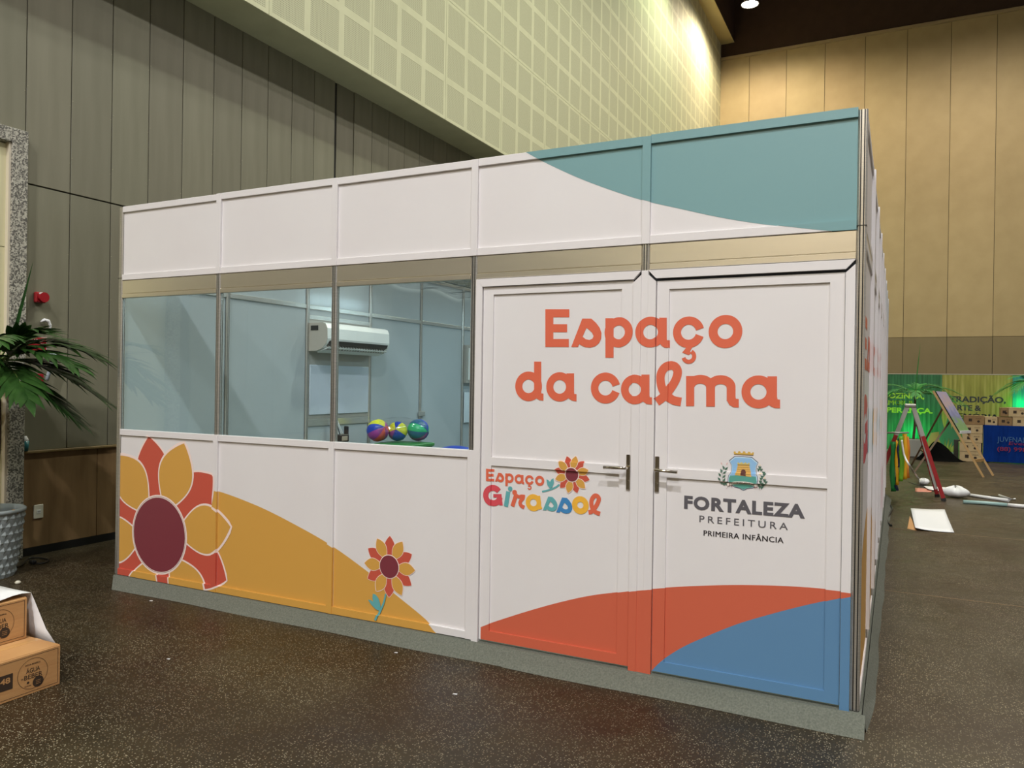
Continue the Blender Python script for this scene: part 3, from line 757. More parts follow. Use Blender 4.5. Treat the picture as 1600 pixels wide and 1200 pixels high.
gir = {
 'G': (arc(gx, gz, R0*.72, 38, 352, R0*.56)+rect(Cc, 153, 440, 222, 468)+tri2([Cc(195, 455), Cc(222, 455), Cc(232, 535), Cc(205, 535)]), 'letter_pink'),
 'i': (stemd(Cc, (278, 418), (258, 545), .026)+disc(*Cc(294, 396), .0135), 'letter_teal'),
 'r': (stemd(Cc, (345, 440), (312, 543), .024)+disc(*Cc(331, 427), .0145, 20)+strip(smooth_path([Cc(331, 436), Cc(362, 462), Cc(392, 458), Cc(418, 462)]), .019)+strip(smooth_path([Cc(405, 470), Cc(378, 505), Cc(384, 535), Cc(412, 552)]), .021), 'letter'),
}
def mini_a(f, cx, cy, r, tail):
    x, z = f(cx, cy); return ringp(x, z, r, r*.42)+strip([f(cx+42, cy-58), f(cx+50, cy+30)], .021)+strip([f(cx+48, cy+20), f(cx+62, cy+54)], .019)
gir['a'] = (mini_a(Cc, 488, 512, .046, 0), 'letter_yellow')
def mini_s(f, x0, y0, x1, y1):
    sx0, sx1, sz0, sz1 = bbox(G['s']); a = f(x0, y1); b = f(x1, y1); t = f(x0, y0)
    return [[(a[0]+(b[0]-a[0])*(u-sx0)/(sx1-sx0), a[1]+(t[1]-a[1])*(v-sz0)/(sz1-sz0)+(b[1]-a[1])*.0) for u, v in p] for p in G['s']]
gir['s'] = (mini_s(Cc, 567, 457, 688, 578), 'letter_teal')
gir['t'] = (mini_s(Cc, 678, 464, 812, 596), 'letter_blue')
ox, oz = Cc(880, 533); gir['o'] = (ringp(ox, oz, .047, .017), 'letter_yellow')
gir['l'] = (strip(smooth_path([Cc(948, 592), Cc(975, 585), Cc(1012, 540), Cc(1035, 485), Cc(1022, 458), Cc(998, 456), Cc(975, 490), Cc(975, 540), Cc(1000, 585), Cc(1045, 606)], 6), .023), 'letter')
for k, (ps, mm) in gir.items(): printed(ps, M[mm], 4, 'letter')
flower(-1.375, 1.032, .036, .100, 18, .003, wf=.20)
printed(strip(smooth_path([Cc(560, 420), Cc(620, 405), Cc(670, 385), Cc(706, 360)]), .009)+tri2([Cc(627, 395), Cc(604, 365), Cc(597, 318), Cc(612, 322), Cc(626, 338), Cc(640, 316), Cc(656, 308), Cc(660, 345), Cc(648, 380)]), M['letter_teal'], 4, 'logo_print')

# ---- municipal logo on the right door
D = lambda x, y: fr(1040+x/5.333, 690+y/5.333)
def islands(ps):
    """group triangles into letters by overlap in x"""
    it = sorted(ps, key=lambda p: min(q[0] for q in p)); out = []; hi = -1e9
    for p in it:
        a, b = min(q[0] for q in p), max(q[0] for q in p)
        if a > hi-1e-4: out.append([]); hi = b
        out[-1].append(p); hi = max(hi, b)
    return out
def textbox(s, f, x0, y0, x1, y1, ytop, bold, mm, space=1.0, split=True):
    a = f(x0, y0); b = f(x1, y1); t = f(x0, ytop); h = t[1]-a[1]; sl = (b[1]-a[1])
    ps = [[(a[0]+(b[0]-a[0])*u, a[1]+h*v+sl*u) for u, v in p] for p in text_polys(s, bold, space)]
    gs = islands(ps) if split else [ps]
    for g in gs: printed(g, M[mm], 3, 'letter' if split else 'lettering_print')
textbox('FORTALEZA', D, 147, 556, 1158, 640, 452, .046, 'grey_ink', 1.13)
textbox('PREFEITURA', D, 275, 674, 1015, 741, 616, .006, 'grey_ink', 1.45)
textbox('PRIMEIRA INFÂNCIA', D, 311, 787, 977, 851, 741, -.0022, 'black_ink', 1.1, False)
Q = lambda x, y: fr(1100+x/13.333, 690+y/13.333)
def q_(pts): return tri2([Q(*p) for p in pts])
shield = [(620, 308), (800, 312), (985, 325), (1122, 440), (1085, 520), (1075, 600), (1085, 680), (1115, 740), (1118, 830), (1090, 935), (1000, 985), (880, 1000), (808, 1035), (730, 990), (620, 960), (520, 900), (490, 850), (488, 780), (505, 700), (545, 660), (552, 560), (545, 480), (505, 400)]
def scale_about(pts, cx, cy, k): return [(cx+(x-cx)*k, cy+(y-cy)*k) for x, y in pts]
mk = lambda n, c: mat(n, rgb(*c, W), .45)
printed(q_(shield), mk('shield_edge', (90, 96, 118)), 2, 'crest_print')
printed(q_(scale_about(shield, 808, 660, .955)), mk('shield_line', (190, 214, 226)), 3, 'crest_print')
inner = scale_about(shield, 808, 660, .91)
printed(q_(inner), mk('shield_sky', (134, 176, 214)), 4, 'crest_print')
gr = [p for p in inner if p[1] > 715]
printed(q_([(540, 712), (800, 700), (1075, 735), (1095, 835), (1060, 925), (980, 962), (870, 980), (808, 1005), (730, 968), (640, 945), (545, 890), (515, 840), (515, 760)]), mk('shield_grass', (84, 150, 138)), 5, 'crest_print')
printed(q_([(700, 470), (925, 478), (985, 738), (640, 700)]), mk('tower_stone', (206, 166, 92)), 6, 'crest_print')
printed(q_([(688, 440), (712, 436), (716, 455), (745, 456), (748, 436), (790, 436), (794, 458), (830, 460), (834, 440), (870, 442), (874, 462), (905, 464), (910, 446), (940, 450), (940, 492), (685, 484)]), mk('tower_crown', (196, 178, 108)), 7, 'crest_print')
printed(q_([(755, 705), (756, 640), (770, 600), (805, 580), (845, 598), (862, 640), (866, 722)]), mk('tower_gate', (96, 58, 56)), 7, 'crest_print')
printed(strip([Q(688, 490), Q(940, 498)], .002)+[p for r in range(4) for p in strip([Q(690-8*r, 540+45*r), Q(940+10*r, 548+46*r)], .0009)], mk('stone_joint', (128, 92, 52)), 7, 'crest_print')
printed(q_([(602, 215), (640, 205), (650, 240), (690, 245), (700, 208), (740, 205), (752, 240), (790, 244), (800, 208), (845, 210), (855, 246), (895, 250), (905, 215), (950, 218), (960, 250), (985, 250), (1000, 225), (1028, 232), (1018, 290), (810, 285), (612, 272)]), mk('crown_gold', (196, 160, 76)), 3, 'crest_print')
printed(strip([Q(612, 268), Q(1018, 288)], .002), mk('crown_dark', (110, 80, 44)), 4, 'crest_print')
rib = [Q(*p) for p in smooth_path([(470, 905), (600, 868), (800, 862), (960, 880), (1090, 930)])]
printed(strip(rib, .0125), mk('ribbon', (226, 216, 208)), 8, 'crest_print')
def on_path(ps, path, off):
    out = []
    seg = [0]
    for i in range(len(path)-1): seg.append(seg[-1]+math.hypot(path[i+1][0]-path[i][0], path[i+1][1]-path[i][1]))
    for p in ps:
        q = []
        for u, v in p:
            s = (.08+.84*u)*seg[-1]; i = max(j for j in range(len(seg)-1) if seg[j] <= s+1e-9); t = (s-seg[i])/(seg[i+1]-seg[i])
            a, b = path[i], path[i+1]; dx, dz = (b[0]-a[0]), (b[1]-a[1]); l = math.hypot(dx, dz)
            q.append((a[0]+dx*t-dz/l*(v*off-off/2), a[1]+dz*t+dx/l*(v*off-off/2)))
        out.append(q)
    return out
printed(on_path(text_polys('FORTITUDINE', .01), rib, .0085), M['black_ink'], 9, 'crest_print')
gl = []
def leafq(cx, cy, ang, l, w_):
    a = math.radians(ang); return [[Q(cx+l*math.cos(a)*t-w_*s*math.sin(a), cy-l*math.sin(a)*t-w_*s*math.cos(a)) for t, s in ((-.5, 0), (-.1, .5), (.5, 0), (-.1, -.5))]]
for (x, y, a) in ((395, 545, 120), (455, 565, 40), (345, 610, 110), (425, 645, 40), (320, 690, 125), (415, 725, 45), (310, 780, 130), (415, 800, 60), (350, 870, 160), (395, 890, 140), (440, 880, 120), (465, 870, 70)): gl += leafq(x, y, a, 95, 46)
gl += strip([Q(*p) for p in smooth_path([(385, 560), (372, 700), (385, 820), (440, 900)])], .0012)
for (x, y) in ((1150, 545), (1125, 590), (1180, 590), (1230, 655), (1250, 685), (1205, 735), (1185, 780), (1255, 810), (1170, 840), (1285, 850), (1200, 880), (1150, 950), (1215, 930), (1240, 900), (1130, 900), (1190, 965)):
    for a in (20, 140, 260): gl += leafq(x+18*math.cos(math.radians(a)), y-18*math.sin(math.radians(a)), a, 52, 34)
printed(gl, mk('crest_leaf', (72, 104, 88)), 4, 'crest_print')
pk = []
for (x, y, r) in ((355, 470, .0022), (460, 475, .0022), (345, 450, .002), (470, 455, .002), (1315, 620, .001)): pk += disc(*Q(x, y), r, 8)
printed(pk, mk('crest_pink', (214, 150, 148)), 4, 'crest_print')
pk = []
for (x, y, r) in ((1160, 675, .0032), (1155, 495, .0025), (1190, 670, .002), (1260, 760, .0032)): pk += disc(*Q(x, y), r, 10)
printed(pk, mk('crest_cream', (234, 206, 160)), 5, 'crest_print')
pk = disc(*Q(520, 915), .0030, 8)+disc(*Q(565, 940), .0026, 8)+disc(*Q(1050, 965), .0034, 8)+disc(*Q(1085, 960), .0026, 8)+strip([Q(450, 985), Q(500, 930)], .001)+strip([Q(1090, 950), Q(1165, 1025)], .001)
printed(pk, mk('ribbon_knot', (134, 98, 98)), 9, 'crest_print')

# ---- artwork on the side wall
sd = lambda ps: ps
printed(remap(esp, .10, 3.3, 1.60, .26), M['letter'], 2, 'lettering_print', 'side')
gb = {}
allg = [p for ps, _ in gir.values() for p in ps]; g0 = bbox(allg)
def big(ps): return [[(.05+4.6*(u-g0[0])/(g0[1]-g0[0]), 1.12+.36*(v-g0[2])/(g0[3]-g0[2])) for u, v in p] for p in ps]
for k, (ps, mm) in gir.items(): printed(big(ps), M[mm], 2, 'lettering_print', 'side')
hc = smooth_path([(.0, .55), (.5, .76), (1.0, .84), (1.6, .76), (2.2, .52), (2.8, .2), (3.1, .0)], 8)
printed(fan(hc, .05), M['yellow'], 1, 'yellow_print', 'side')
printed([[(5.9, 2.40), (8.1, 1.9), (8.1, ZT), (5.9, ZT)]], M['teal'], 1, 'teal_print', 'side')
printed([[(6.9, .42), (8.1, .42), (8.1, 1.9), (6.9, 2.1)]], mk('tan_photo_print', (176, 140, 112)), 2, 'photo_print', 'side')
printed([[(4.0, .30), (5.3, .30), (5.3, .75), (4.0, .62)]], M['letter_pink'], 2, 'red_print', 'side')
# thin wrinkled transparent overhang of vinyl at the corner
# ---- inside lights of the booth
for (x, y, pw) in ((-3.3, 1.6, 6), (-3.3, 4.4, 21), (-1.3, 3.0, 9)):
    t = thing('led_tube_light', 'white tube light hung under the booth top, hidden behind the fascia', 'lamp', (x, y, 2.58), group='tube lights inside the booth')
    MB().box(-.02, .02, -.6, .6, .01, .04).build('fixture', M['plastic_white'], t)
    em = bpy.data.materials.get('tube_glow') or mat('tube_glow', (1, 1, 1, 1), .5)
    em.node_tree.nodes['Principled BSDF'].inputs['Emission Color'].default_value = (.75, .93, 1, 1); em.node_tree.nodes['Principled BSDF'].inputs['Emission Strength'].default_value = 10
    MB().tube([(0, -.58, -.006), (0, .58, -.006)], .014, 8).build('tube', em, t)
    ld = bpy.data.lights.new('tube_light', 'AREA'); ld.shape = 'RECTANGLE'; ld.size = .06; ld.size_y = 1.15; ld.energy = pw; ld.color = (.62, .88, 1.0)
    lo = bpy.data.objects.new('tube_light', ld); C.objects.link(lo); lo.parent = t; lo.location = (0, 0, -.03)

# ================================================================== THINGS INSIDE THE BOOTH
ac = thing('air_conditioner', 'white split air conditioner mounted high on the inner booth wall', 'air conditioner', (il+.012, 2.52, 1.79))
prof = [(0, 0), (0, .27), (.17, .275), (.205, .262), (.225, .22), (.228, .12), (.215, .075), (.17, .03), (.11, .005)]
MB().prism([(u, v) for u, v in prof], -.50, .50, axis=1, smooth=False).build('body', M['plastic_white'], ac)
MB().prism([(u*1.01, v) for u, v in prof], -.505, -.5, axis=1).build('end_cap', mat('beige_end_cap', (.40, .37, .32, 1), .45), ac)
MB().box(.03, .12, -.509, -.505, .20, .245).build('vent_slot', M['black'], ac)
MB().prism([(.115, -.002), (.222, .072), (.232, .10), (.20, .06)], -.47, .47, axis=1).build('outlet', M['black'], ac)
MB().prism([(.09, -.014), (.215, .030), (.218, .038), (.09, -.004)], -.48, .48, axis=1).build('flap', M['plastic_white'], ac)
fv = MB()
for k in range(22): fv.box(.12, .20, -.45+.0425*k, -.446+.0425*k, .012, .06)
put(fv.build('louvres', M['plastic_grey'], ac), kind='stuff')
eb = thing('electrical_box', 'grey framed electrical box on the inner booth wall by the last window edge', 'electrical box', (il+.02, 5.10, 1.50))
MB().box(0, .05, -.12, .3, 0, .50, ch=.004).build('case', M['plastic_grey'], eb)
MB().box(.05, .056, -.08, .27, .04, .46, ch=.002).build('cover', M['plastic_white'], eb)
MB().box(.056, .062, -.02, .05, .10, .16).build('switch', M['black'], eb)
nb_ = MB().box(il+.02, il+.032, 5.0, 5.5, .98, 1.38, ch=.003).build('notice_board', mat('pale_notice', (.62, .70, .76, 1), .3)); put(nb_, 'pale board leaning on the inner wall below the electrical box', 'board')
# crate with balls
bx, by = -4.56, 2.90
ct = thing('storage_crate', 'green plastic crate holding up the bagged coloured balls', 'crate', (bx+.12, by+.04, ZB))
gm = mat('green_plastic', (.04, .22, .05, 1), .4)
cm = MB(); cm.box(-.22, .22, -.2, .2, 0, .79, ch=.01); cm.build('body', gm, ct)
MB().box(-.235, .235, -.215, .215, .765, .80, ch=.006).build('rim', gm, ct)
cols = [(.75, .10, .08, 1), (.72, .72, .03, 1), (.02, .06, .45, 1), (.35, .06, .30, 1), (.02, .50, .20, 1), (.85, .35, .05, 1), (.02, .12, .25, 1)]
bm_ = [mat('ball_%s' % n, c, .35) for n, c in zip(('red', 'yellow', 'blue', 'purple', 'green', 'orange', 'navy'), cols)]
zc = ZB+.803
def ball(cx, cy, cz, r, rot, pal, label):
    t = thing('ball', label, 'ball', (cx, cy, cz-r), group='balls in the plastic bag')
    Rm = Matrix.Rotation(rot[0], 3, 'X') @ Matrix.Rotation(rot[1], 3, 'Y') @ Matrix.Rotation(rot[2], 3, 'Z')
    ng = 8; nl = 10
    for g in range(ng):
        mb = MB()
        for i in range(nl):
            for h in range(3):
                P4 = []
                for (a, b) in ((i, h), (i, h+1), (i+1, h+1), (i+1, h)):
                    th = PI*a/nl; ph = 2*PI*(g+b/3)/ng; k = r*(1-.03*abs(b/1.5-1)**3)
                    P4.append(tuple(Rm @ Vector((k*math.sin(th)*math.cos(ph), k*math.sin(th)*math.sin(ph), k*math.cos(th)))+Vector((0, 0, r))))
                if i == 0: P4 = [P4[0], P4[2], P4[3]]
                elif i == nl-1: P4 = [P4[0], P4[1], P4[2]]
                mb.poly(P4, smooth=True)
        mb.build('gore', bm_[pal[g % len(pal)]], t)
ball(bx-.12, by-.10, zc+.122, .118, (.6, 1.1, .3), (0, 3, 1, 1, 2, 3), 'yellow, red and purple ball at the left of the bag')
ball(bx+.005, by+.075, zc+.110, .105, (1.3, .4, 1.2), (2, 1, 1, 3, 2), 'yellow and blue ball in the middle of the bag')
ball(bx+.165, by+.225, zc+.122, .118, (.2, 1.7, 2.2), (2, 6, 4, 6, 3), 'navy, green and purple ball at the right of the bag')
bg = MB(); ns, nr = 20, 10
for i in range(ns):
    for j in range(nr):
        P4 = []
        for (a, b) in ((i, j), (i+1, j), (i+1, j+1), (i, j+1)):
            th = 2*PI*a/ns; ph = PI*b/nr; k = 1+.06*math.sin(5*th+b)
            ex = .33*math.sin(ph)*math.cos(th)*k; ey = .20*math.sin(ph)*math.sin(th)*k
            P4.append((bx+.04+ex*.8-ey*.6, by+.05+ex*.6+ey*.8, zc+.128-.128*math.cos(ph)*(1.02+.05*math.sin(7*th))))
        if j == 0: P4 = [P4[0], P4[2], P4[3]]
        elif j == nr-1: P4 = P4[:3]
        bg.poly(P4, smooth=True)
def bagmat():
    m = bpy.data.materials.new('clear_bag'); m.use_nodes = True; nt = m.node_tree; nt.nodes.remove(nt.nodes['Principled BSDF'])
    tr = N(m, 'ShaderNodeBsdfTransparent'); gl = N(m, 'ShaderNodeBsdfGlossy'); gl.inputs['Roughness'].default_value = .1
    mx = N(m, 'ShaderNodeMixShader', i_0=.12); L(m, tr.outputs[0], mx.inputs[1]); L(m, gl.outputs[0], mx.inputs[2]); L(m, mx.outputs[0], nt.nodes['Material Output'].inputs[0]); return m
o = bg.build('plastic_bag', bagmat()); put(o, 'clear plastic bag wrapped around the coloured balls on the crate', 'bag')
st_ = thing('stool', 'round blue stool top just above the window sill inside', 'stool', (-3.05, 2.0, ZB))
bmx = mat('blue_plastic', (.01, .05, .42, 1), .35)
pz = at(712, 696.5, 1, 2.0)
st_.location = (pz[0], 2.0, ZB); hz = pz[2]-ZB
MB().lathe([(.001, hz), (.06, hz-.004), (.11, hz-.014), (.16, hz-.034), (.172, hz-.045), (.175, hz-.055), (.15, hz-.06), (.001, hz-.05)], 28).build('seat', bmx, st_)
for k in range(4):
    a = PI/4+k*PI/2; MB().tube([(.13*math.cos(a), .13*math.sin(a), hz-.04), (.19*math.cos(a), .19*math.sin(a), 0)], .015).build('leg', bmx, st_)
pc = at(535, 683, 0, il+.10)
cb = thing('cable_plug', 'black plug with thin wires hanging under the air conditioner board', 'cable', (pc[0], pc[1], pc[2]))
pm = MB(); pm.box(-.03, .03, -.075, .075, -.05, .03, ch=.01); pm.box(-.02, .02, .04, .08, .0, .11, ch=.008); pm.build('plug', M['black'], cb)
MB().box(-.032, .034, -.045, .045, -.035, .01, ch=.004).build('terminal', mat('terminal_tan', (.4, .33, .25, 1), .4), cb)
for k in range(4):
    MB().tube(smooth_path([(-.06, -.11+.01*k, .28), (-.02, -.10+.012*k, .18), (0, -.06+.025*k, .02)], 5), .004, 6).build('wire', M['plastic_white'] if k != 1 else M['black'], cb)

# ================================================================== PALMS
def leaflet(mb, p, d, up, ln, wd, droop):
    """one folded, pointed leaflet"""
    d = d.normalized(); side = d.cross(up).normalized(); n = 5; rows = []
    for k in range(n+1):
        t = k/n; c = p+d*ln*t+Vector((0, 0, -droop*ln*t*t)); wv = wd*(math.sin(PI*(.08+.92*t)**.75) if t < 1 else 0)
        rows.append((c-side*wv-up*wv*.25, c, c+side*wv-up*wv*.25))
    for k in range(n):
        a, b = rows[k], rows[k+1]
        if k < n-1:
            mb.poly([a[0], a[1], b[1], b[0]], smooth=True); mb.poly([a[1], a[2], b[2], b[1]], smooth=True)
        else:
            mb.poly([a[0], a[1], b[1]], smooth=True); mb.poly([a[1], a[2], b[1]], smooth=True)
def frond(parent, base, az, el, ln, droop, nl, ll, lw, lm, sm=None, spread=1.0):
    mb = MB(); pts = []; n = 14; az = math.radians(az); el = math.radians(el)
    d0 = Vector((math.cos(az)*math.cos(el), math.sin(az)*math.cos(el), math.sin(el)))
    for k in range(n+1): t = k/n; pts.append(Vector(base)+d0*ln*t+Vector((math.cos(az)*droop*.25, math.sin(az)*droop*.25, -droop))*ln*t*t)
    mb.tube(pts, [.010*(1-.8*k/n)*(ln/.9) for k in range(n+1)], 6, mi=1)
    for k in range(nl):
        t = .22+.78*k/(nl-1); f = t*n; i = min(int(f), n-1); p = pts[i].lerp(pts[i+1], f-i); d = (pts[min(i+1, n)]-pts[i]).normalized()
        sd_ = d.cross(Vector((0, 0, 1))).normalized(); up = sd_.cross(d).normalized(); s = ll*(.55+.45*math.sin(PI*min(1, t*1.05)))
        for sg in ((-1, 1) if k < nl-1 else (0,)):
            dd = d*(.75+.5*t)+sd_*sg*spread*(1.05-.45*t)+up*(.25+.1*random.random())
            leaflet(mb, p, dd, up, s*(.9+.2*random.random()), lw, .25+.25*random.random())
    return mb.build('frond', [lm, sm or M['leaf_stem']], parent)
def pot_mesh(r0, r1, h, nseg, nrow):
    mb = MB(); 
    def R(z): return r0+(r1-r0)*(z/h)**.9
    rows = [h*.94*k/nrow for k in range(nrow+1)]
    for j in range(nrow):
        for i in range(nseg):
            off = .5*(j % 2)
            a = [2*PI*(i+off+q)/nseg for q in (0, .5, 1)]
            z0, z1 = rows[j], rows[j+1]; zm = (z0+z1)/2
            P_ = lambda an, z, e=0: ((R(z)+e)*math.cos(an), (R(z)+e)*math.sin(an), z)
            c = P_(a[1], zm, .014); q = [P_(a[0], z0), P_(a[1], z0, .001), P_(a[2], z0), P_(a[2], zm, -.001), P_(a[2], z1), P_(a[1], z1, .001), P_(a[0], z1), P_(a[0], zm, -.001)]
            dm = [q[1], q[3], q[5], q[7]]
            for k in range(4): mb.poly([dm[k], dm[(k+1) % 4], c])
            for k in range(4): mb.poly([q[(2*k+1) % 8], q[(2*k+2) % 8], q[(2*k+3) % 8]])
    mb.lathe([(R(h*.94), h*.94), (r1+.008, h*.95), (r1+.012, h*.985), (r1+.004, h), (r1-.02, h), (r1-.03, h*.93), (r1-.04, h*.86)], nseg*2)
    return mb
pt = thing('potted_palm', 'palm with long drooping leaves in a grey diamond-textured pot by the granite trim', 'potted plant', (-5.95, -.335, 0))
pot_mesh(.175, .240, .51, 26, 8).build('pot', M['pot'], pt)
MB().lathe([(.001, .445), (.14, .45), (.21, .44)], 24).build('soil', M['soil'], pt)
MB().tube(smooth_path([(.0, 0, .42), (.03, .01, .75), (.05, .02, 1.1), (.03, .02, 1.62)], 5), [.05-.0012*k for k in range(16)], 12).build('trunk', M['bark'], pt)
MB().tube(smooth_path([(-.07, .04, .42), (-.05, .05, .9), (-.02, .04, 1.54)], 5), [.03-.001*k for k in range(11)], 10).build('trunk', M['leaf_stem'], pt)
random.seed(21)
for (az, el, ln, dr, nl) in ((30, 40, .80, .55, 11), (10, 25, .72, .45, 11), (62, 50, .70, .6, 10), (-15, 5, .62, .5, 10), (-45, 30, .62, .75, 10), (-75, 50, .6, .8, 10), (45, 5, .62, .55, 10), (120, 60, .42, .6, 8), (215, 65, .34, .6, 8), (-120, 50, .5, .7, 9), (18, 62, .62, .5, 10), (-30, 45, .66, .5, 10), (35, -18, .5, .45, 9), (-60, 5, .55, .5, 9), (80, 20, .5, .5, 9)):
    frond(pt, (.04, .03, 1.58+.06*random.random()), az, el, ln, dr, nl+1, .34, .034, M['leaf'], spread=.8)
sp = MB(); leaflet(sp, Vector((.10, .05, 1.55)), Vector((.33, .05, 1)), Vector((-.8, .2, .3)).normalized(), 0.86, .014, -.0); sp.build('frond', M['leaf'], pt)
tg = MB()
tg.tube(smooth_path([(.20, .06, 0.44), (.23, .05, .51), (.225, .09, .48)], 5), .006, 6); tg.build('tag_string', M['gold'], pt)

# ================================================================== THINGS ON THE LEFT WALL AND FLOOR
def wallp(px, py): p = at(px, py, 0, XW); return p[1], p[2]
y0, z0 = wallp(60, 465)
al = thing('fire_alarm', 'round red alarm sounder high on the dark wall above the palm', 'alarm', (XW, y0, z0))
MB().box(0, .04, -.045, .045, -.045, .045, ch=.008).build('base', M['redpaint'], al)
MB().tube([(.04, 0, 0), (.05, 0, 0), (.085, 0, 0)], [.035, .028, .042], 20).build('horn', M['redpaint'], al)
MB().box(.03, .075, -.02, .03, .022, .040, ch=.006).build('strobe', M['plastic_white'], al)
y0, z0 = wallp(57, 538)
sg = thing('safety_sign', 'small red rectangular sign with pale border on the dark wall', 'sign', (XW, y0, z0))
MB().box(0, .006, -.105, .085, -.065, .065).build('plate', mat('pale_border', (.6, .45, .42, 1), .4), sg)
MB().box(.006, .009, -.098, .078, .012, .058).build('field', M['redpaint'], sg); MB().box(.006, .009, -.098, .078, -.058, .006).build('field', M['redpaint'], sg)
mb = MB(); quads(mb, text_polys('USO EXCLUSIVO', .02), lambda u, v: (.0100, -.07+.12*u, -.03+.018*v)); quads(mb, text_polys('ALARME', .02), lambda u, v: (.0100, -.07+.12*u, .024+.02*v)); mb.build('lettering', M['white'], sg)
y0, z0 = wallp(53, 594)
cpnt = thing('call_point', 'red square manual call point low on the dark wall', 'alarm', (XW, y0, z0))
MB().box(0, .05, -.055, .055, -.055, .055, ch=.006).build('case', M['redpaint'], cpnt); MB().box(.05, .054, -.03, .03, -.03, .03, ch=.002).build('button', mat('dull_red_glass', (.20, .05, .04, 1), .15), cpnt)
y0, z0 = wallp(70, 575)
tb = MB(); p1 = wallp(80, 552); p2 = wallp(66, 594)
tb.tube([(XW+.045, p1[0], p1[1]), (XW+.06, p1[0]-.01, p1[1]-.02), (XW+.06, p2[0], p2[1])], [.022, .018, .016], 12)
tb.box(XW, XW+.05, p1[0]-.01, p1[0]+.01, p1[1]-.01, p1[1]+.01)
o = tb.build('wall_tube', mat('milky_tube', (.55, .62, .68, 1), .3)); put(o, 'milky white tube hanging slanted on the dark wall beside the call point', 'tube')
q0 = [wallp(60, 503), wallp(66, 500), wallp(72, 502), wallp(75, 508), wallp(75, 524)]
sb = MB().tube([(XW+.03, a, b) for a, b in q0], [.006, .014, .016, .012, .003], 10); sb.box(XW, XW+.03, q0[1][0]-.006, q0[1][0]+.006, q0[1][1]-.006, q0[1][1]+.006)
o = sb.build('wall_hook', M['white']); put(o, 'white curved hook on the dark wall above the red sign', 'hook')
y0, z0 = wallp(59, 799)
oc = thing('power_outlet', 'white wall outlet plate on the brown plywood wainscot', 'outlet', (XW+.004, y0, z0))
MB().box(0, .010, -.04, .04, -.058, .058, ch=.003).build('plate', mat('ivory', (.70, .68, .56, 1), .35), oc)
MB().box(.010, .0125, -.018, .018, -.016, .016, ch=.001).build('socket', M['plastic_white'], oc)
hs_ = MB()
for dy in (-.009, 0, .009): hs_.box(.0125, .0131, dy-.002, dy+.002, -.004, .004)
hs_.build('pin_holes', M['black'], oc)
y0, z0 = at(37, 694, 0, XW+.01)[1:]
cu_ = thing('cup', 'small teal cup with crumpled white paper on the wainscot ledge', 'cup', (XW+.014, .168, .884))
MB().lathe([(.001, 0), (.026, 0), (.034, .085), (.031, .085), (.024, .006), (.001, .006)], 20).build('cup_body', mat('teal_plastic', (.03, .16, .18, 1), .25), cu_)
MB().lathe([(.001, .05), (.022, .07), (.03, .095), (.016, .125), (.001, .118)], 9).build('crumpled_paper', M['white'], cu_)
# black cord with plug
pp = lambda x, y, z=.008: tuple(at(x, y, 2, z))
cbm = MB(); path = smooth_path([pp(26, 886), pp(33, 883), pp(40, 877), pp(45, 872.5), pp(58, 871.5), pp(69, 872.5), pp(75.5, 875), pp(70, 879), pp(60, 880.5), pp(53, 879.5)], 6)
cbl = thing('extension_lead', 'black power cord with plug looping on the floor beside the grey pot', 'cord', (0, 0, 0))
MB().tube([(max(p[0], XW+.03), p[1], .008) for p in path], .006, 8).build('cord', M['black'], cbl)
e = pp(51, 878.5, .015); MB().box(e[0]-.03, e[0]+.03, e[1]-.018, e[1]+.018, .002, .034, ch=.008).build('plug', M['black'], cbl)
e = pp(28, 910, .01)
o = MB().lathe([(.001, 0), (.018, .002), (.022, .012), (.012, .022), (.001, .024)], 7, c=(e[0], e[1])).build('paper_scrap', mat('ivory_scrap', (.7, .68, .55, 1), .6)); put(o, 'tiny crumpled ivory scrap on the floor in front of the pot', 'scrap')

